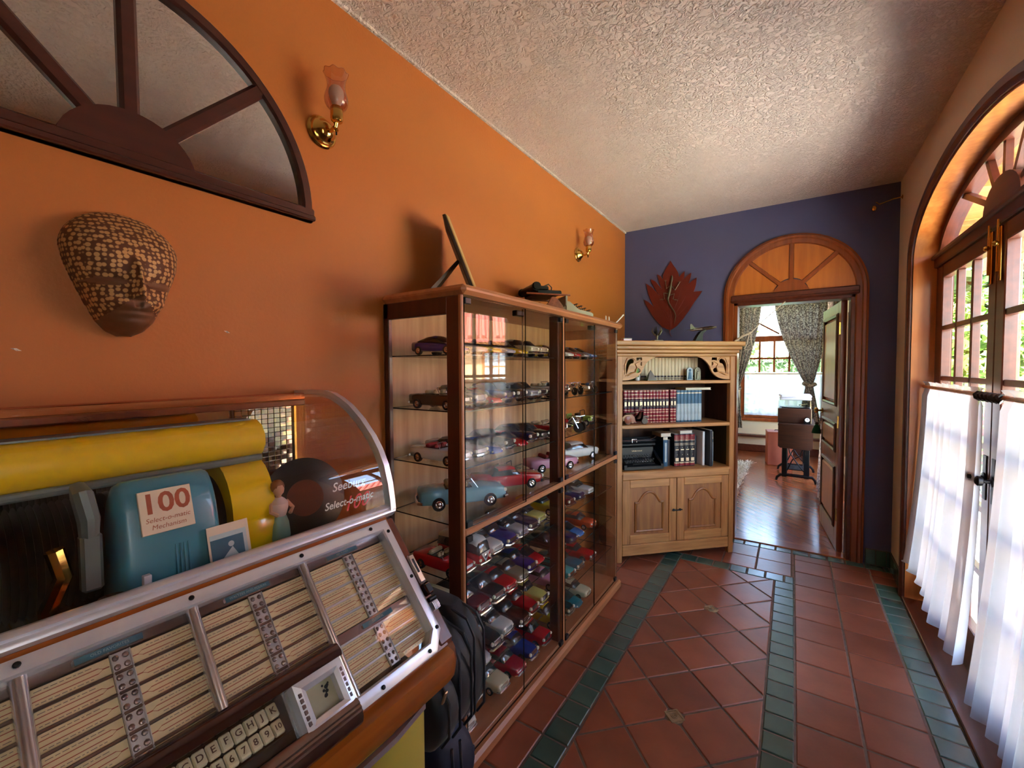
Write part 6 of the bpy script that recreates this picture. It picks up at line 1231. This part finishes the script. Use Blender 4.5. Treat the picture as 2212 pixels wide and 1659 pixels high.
dc = thing('white_baton', 'slim white baton resting on the far end of the display cabinet', 'baton', (-1.02, 2.72, 1.801), w=True); q0, q1 = Vector((-.995, 2.77, 1.802)), Vector((-.975, 2.86, 1.862)); G().tube([q0, q0.lerp(q1, .8), q1], [.004, .004, .005], 8).build('shaft', 'white_plastic', dc); g = G(); g.sphere(q1, .006, 8); g.build('tip', 'white_plastic', dc)
for i, y in enumerate((2.60, 2.655)): G().lathe([(0, 0), (.009, 0), (.009, .003), (.004, .005), (.004, .026), (.0015, .034), (0, .035)], 10, (0, 0, 0)).build('white_peg', 'white_plastic', None, label=['small white peg on the display cabinet nearer the stripped typewriter', 'small white peg on the display cabinet nearer the white baton'][i], cat='peg', group='white pegs on the display cabinet').location = (-1.0, y, 1.8005)

# ---- leaf plaque with a gecko on the blue wall
mat('leaf_plaque', (104, 24, 10), .5, var=.2, vscale=10, bump=.1, bscale=20)
lf = thing('leaf_plaque', 'dark red wooden leaf plaque with a bronze gecko on the blue wall', 'wall plaque', (-.968, YF, 1.80), w=True)
LP = [(643, 490), (668, 535), (705, 585), (738, 640), (752, 700), (790, 660), (822, 628), (818, 690), (800, 740), (850, 690), (908, 645), (898, 710), (872, 790), (920, 750), (977, 708), (968, 800), (938, 890), (985, 885), (1047, 880), (1005, 945), (945, 1025), (880, 1130), (800, 1240), (720, 1330), (640, 1385), (540, 1345), (440, 1240), (370, 1130), (325, 1055), (300, 990), (350, 1015), (432, 1085), (395, 1010), (358, 920), (330, 785), (400, 830), (505, 945), (440, 850), (405, 780), (390, 730), (450, 760), (535, 860), (495, 770), (470, 665), (515, 690), (540, 730), (548, 680), (580, 600), (620, 545)]
wp = lambda c, d=.0: pix(1340 + c[0] / 5.927, 480 + c[1] / 5.927, y=YF - .012 - d)
G().prism([(*wp(c)[:1], YF - .002, wp(c).z) for c in LP], (0, -.010, 0)).build('leaf', 'leaf_plaque', lf, ang=25); G().tube([wp(c) for c in ((640, 1370), (630, 1410), (645, 1450), (662, 1462))], [.006, .004, .003, .002], 6).build('leaf_stalk', 'leaf_plaque', lf)
for a, b in (((643, 1350), (643, 560)), ((640, 1250), (830, 690)), ((640, 1280), (930, 780)), ((640, 1300), (990, 910)), ((640, 1250), (500, 740)), ((640, 1280), (420, 800)), ((640, 1300), (350, 850))): G().tube([wp(a, -.002), wp(((a[0] + b[0]) / 2 + 10, (a[1] + b[1]) / 2), -.002), wp(b, -.002)], [.0035, .003, .001], 6).build('leaf_vein', 'leaf_plaque', lf)
gk = G(); gk.tube([wp(c, .012) for c in ((660, 678), (662, 700), (660, 735), (655, 770), (645, 820), (632, 880), (618, 940), (608, 985), (622, 1040), (660, 1100), (695, 1150), (708, 1195), (700, 1250), (690, 1308))], [.002, .008, .010, .006, .009, .012, .010, .008, .007, .006, .005, .004, .003, .001], 10)
for L in (((640, 815), (590, 850), (578, 760)), ((665, 825), (700, 868), (758, 775)), ((622, 920), (556, 905), (565, 985), (525, 985)), ((630, 935), (692, 915), (675, 985), (715, 990))):
    gk.tube([wp(c, .010) for c in L], [.005, .004, .003] + [.002] * (len(L) - 3), 8)
    e = L[-1]; [gk.tube([wp(e, .006), wp((e[0] + 26 * math.cos(k), e[1] - 26 * math.sin(k)), .004)], [.002, .001], 5) for k in ([.6, 1.2, 1.8, 2.4] if e[1] < 900 else [-.3, -.9, 3.4, 4.0])]
gk.build('gecko', 'pewter', lf)

# ---- on top of the display cabinet: easel frame and stripped typewriter
mat('frame_dark', (70, 52, 38), .5, wood='z', col2=(54, 38, 28)); mat('frame_gold', (206, 168, 104), .4, var=.1); mat('picture_print', (180, 120, 70), .5, var=.5, vscale=9)
ef = thing('easel_frame', 'framed picture on an easel back, seen edge on, standing on the display cabinet', 'picture frame', (-1.14, 1.42, 1.80), w=True)
B0 = Vector((-1.135, 1.450, 1.8085)); Uv = (Vector((-1.20, 1.297, 2.141)) - Vector((-1.20, 1.505, 1.80))).normalized(); Wv = Vector((-.62, .78, 0)).normalized(); Uv = (Uv - Wv * Uv.dot(Wv)).normalized(); Nv = Uv.cross(Wv).normalized()
if Nv.y < 0: Nv = -Nv
Me = Matrix(((Wv.x, Uv.x, Nv.x, B0.x), (Wv.y, Uv.y, Nv.y, B0.y), (Wv.z, Uv.z, Nv.z, B0.z), (0, 0, 0, 1)))
g = G(); g.X = Me; g.box(0, .22, 0, .375, -.014, 0, .002); g.build('frame_board', 'frame_dark', ef); g = G(); g.X = Me; g.sweep([(.015, .015, 0), (.205, .015, 0), (.205, .36, 0), (.015, .36, 0)], [(-.014, 0), (-.014, .008), (.0, .012), (.012, .004), (.012, 0)], (0, 0, 1), True); g.build('frame_moulding', 'frame_gold', ef); g = G(); g.X = Me; g.box(.03, .19, .03, .345, 0, .002); g.build('picture', 'picture_print', ef)
s0 = Me @ Vector((.10, .19, -.014)); s1 = Vector((s0.x - .02, s0.y - .165, 1.8008)); d_ = (s1 - s0).normalized(); G().loft([[s0 + Wv * a + Vector((0, b, 0)) for a, b in ((-.025, 0), (.025, 0), (.025, -.012), (-.025, -.012))], [s1 + Wv * a + Vector((0, b, 0)) for a, b in ((-.035, 0), (.035, 0), (.035, -.03), (-.035, -.03))]]).build('easel_strut', 'frame_dark', ef)
ot = thing('old_typewriter', 'stripped antique typewriter with bentwood sides on top of the display cabinet', 'typewriter', (-1.175, 2.27, 1.8005), R(-40) + R(180)); ot.rotation_euler = (0, 0, R(142)); ot.scale = (.95,) * 3
mat('tw_grey', (170, 160, 140), .4, .2, var=.12)
G().prism([(-.13, -.18, 0), (.13, -.18, 0), (.13, .0, 0), (-.13, .0, 0)], (0, 0, .018)).build('key_tray', 'tw_grey', ot)
for sg in (-1, 1): G().prism([(sg * .132, -.18, .004), (sg * .132, -.17, .022), (sg * .132, -.08, .040), (sg * .132, -.02, .085), (sg * .132, .0, .085), (sg * .132, .0, 0)], (-sg * .008, 0, 0)).build('tray_cheek', 'tw_grey', ot)
k = G()
for r_ in range(4):
    for c in range(10): x = -.11 + c * .0235 + (r_ % 2) * .006; y = -.165 + r_ * .028; z = .038 + r_ * .012; k.lathe([(0, .003), (.0085, .003), (.009, 0), (0, -.001)], 8, (x, y, z)); k.tube([(x, y, z), (x, y + .01, .012)], .0018, 5)
k.build('keys', 'tw_black', ot, kind='stuff')
G().box(-.13, .13, -.008, .006, .058, .118, .003).build('front_plate', 'tw_grey', ot); g = G(); [g.tube([(-.12 + i * .012, -.01, .03), (-.12 + i * .012, -.03, .065)], .0022, 5) for i in range(21)]; g.build('type_levers', 'tw_grey', ot, kind='stuff')
for sg in (-1, 1):
    G().prism([(sg * .12, .0, 0), (sg * .12, .02, .06), (sg * .12, .05, .095), (sg * .12, .075, .11), (sg * .12, .09, .108), (sg * .12, .11, .075), (sg * .12, .15, .03), (sg * .12, .20, .012), (sg * .12, .215, .06), (sg * .12, .225, .058), (sg * .12, .225, 0)], (-sg * .016, 0, 0)).build('bentwood_side', 'cherry_wood', ot)
    G().box(sg * .11, sg * .124, -.03, .25, .118, .128, .003).build('side_bar', 'cherry_wood', ot)
g = G(); g.tube([(-.14, .19, .165), (.14, .19, .165)], .022, 14); g.build('platen', 'tw_black', ot); g = G(); g.box(-.11, .11, .02, .18, .125, .150, .006); g.box(-.1, .1, .10, .17, .15, .175, .006)
for i in range(12): g.tube([(-.09 + i * .016, .02, .14), (-.09 + i * .016, .12, .155)], .003, 5)
for x in (-.118, .118): g.lathe([(0, -.006), (.026, -.006), (.026, .006), (0, .006)], 16, (x, .19, .165), (1, 0, 0))
g.build('type_basket', 'tw_black', ot); g = G(); g.tube([(.09, .13, .175), (.09, .02, .225), (.09, .0, .205), (.09, .01, .14)], .0045, 8); g.build('return_lever', 'frame_dark', ot)
for sg in (-1, 1): G().lathe([(0, 0), (.024, 0), (.024, .012), (0, .014)], 16, (sg * .07, .03, .128)).build('ribbon_spool', 'pewter', ot)

# ---- bags between jukebox and cabinet
mat('nylon_black', (20, 21, 26), .55, var=.2, vscale=40, bump=.05, bscale=200, sheen=.2); mat('piping', (52, 56, 64), .35); mat('nylon_navy', (28, 34, 58), .6, var=.15, vscale=40); mat('zip_metal', (200, 170, 140), .3, .8)
def soft(x0, x1, y0, y1, z0, z1, e=.5, bulge=.0, n=20):
    rings = []
    for i in range(9):
        t = i / 8; q = math.sin(math.pi * min(1, max(0, .04 + t * .92))) ** .25; z = z0 + (z1 - z0) * t; cx_, cy2 = (x0 + x1) / 2, (y0 + y1) / 2; hx, hy = (x1 - x0) / 2 * q, (y1 - y0) / 2 * (q * (1 + bulge * math.sin(math.pi * t)))
        rings.append([(cx_ + hx * math.copysign(abs(math.cos(2 * math.pi * (k + .5) / n)) ** e, math.cos(2 * math.pi * (k + .5) / n)), cy2 + hy * math.copysign(abs(math.sin(2 * math.pi * (k + .5) / n)) ** e, math.sin(2 * math.pi * (k + .5) / n)), z) for k in range(n)])
    return G().loft(rings)
nb = thing('navy_suitcase', 'navy trolley suitcase standing under the black bag beside the display cabinet', 'suitcase', (-1.10, 1.045, 0), w=True); soft(-1.32, -.895, .955, 1.135, .015, .29, .3).build('shell', 'nylon_navy', nb, ang=60)
for x in (-.905, -1.31):
    for y in (.97, 1.12): G().lathe([(0, -.008), (.016, -.008), (.018, 0), (.016, .008), (0, .008)], 12, (x, y, .018), (0, 1, 0)).build('wheel', 'tyre', nb)
for y in (.99, 1.03): G().tube([(-.895, y, .03), (-.885, y, .15), (-.895, y, .28)], .005, 6).build('piping', 'piping', nb)
bb_ = thing('black_bag', 'black nylon travel bag with grey piping squeezed between jukebox and display cabinet', 'bag', (-1.08, 1.0, .29), w=True)
soft(-1.34, -.848, 1.02, 1.140, .291, .70, .34).build('main_compartment', 'nylon_black', bb_, ang=60); soft(-1.34, -.825, .925, 1.045, .33, .685, .34).build('middle_compartment', 'nylon_black', bb_, ang=60); soft(-1.32, -.805, .835, .95, .36, .62, .36).build('front_pocket', 'nylon_black', bb_, ang=60)
for xr, yy, z0, z1 in ((-.851, 1.055, .33, .690), (-.851, 1.105, .33, .690), (-.828, .955, .36, .675), (-.828, 1.01, .36, .675), (-.808, .885, .39, .60)):
    G().tube([(-1.2, yy, z1 + .004), (xr - .10, yy, z1 + .003), (xr - .03, yy, z1 - .012), (xr, yy, z1 - .06), (xr + .002, yy, (z0 + z1) / 2), (xr, yy, z0 + .05), (xr - .03, yy, z0 + .005)], .0045, 8).build('piping', 'piping', bb_)
g = G(); g.X = Matrix.Translation((-.806, .872, .585)) @ Matrix.Rotation(R(20), 4, 'Y'); g.box(-.003, .003, -.007, .007, -.045, 0, .0028); g.build('zip_pull', 'zip_metal', bb_)
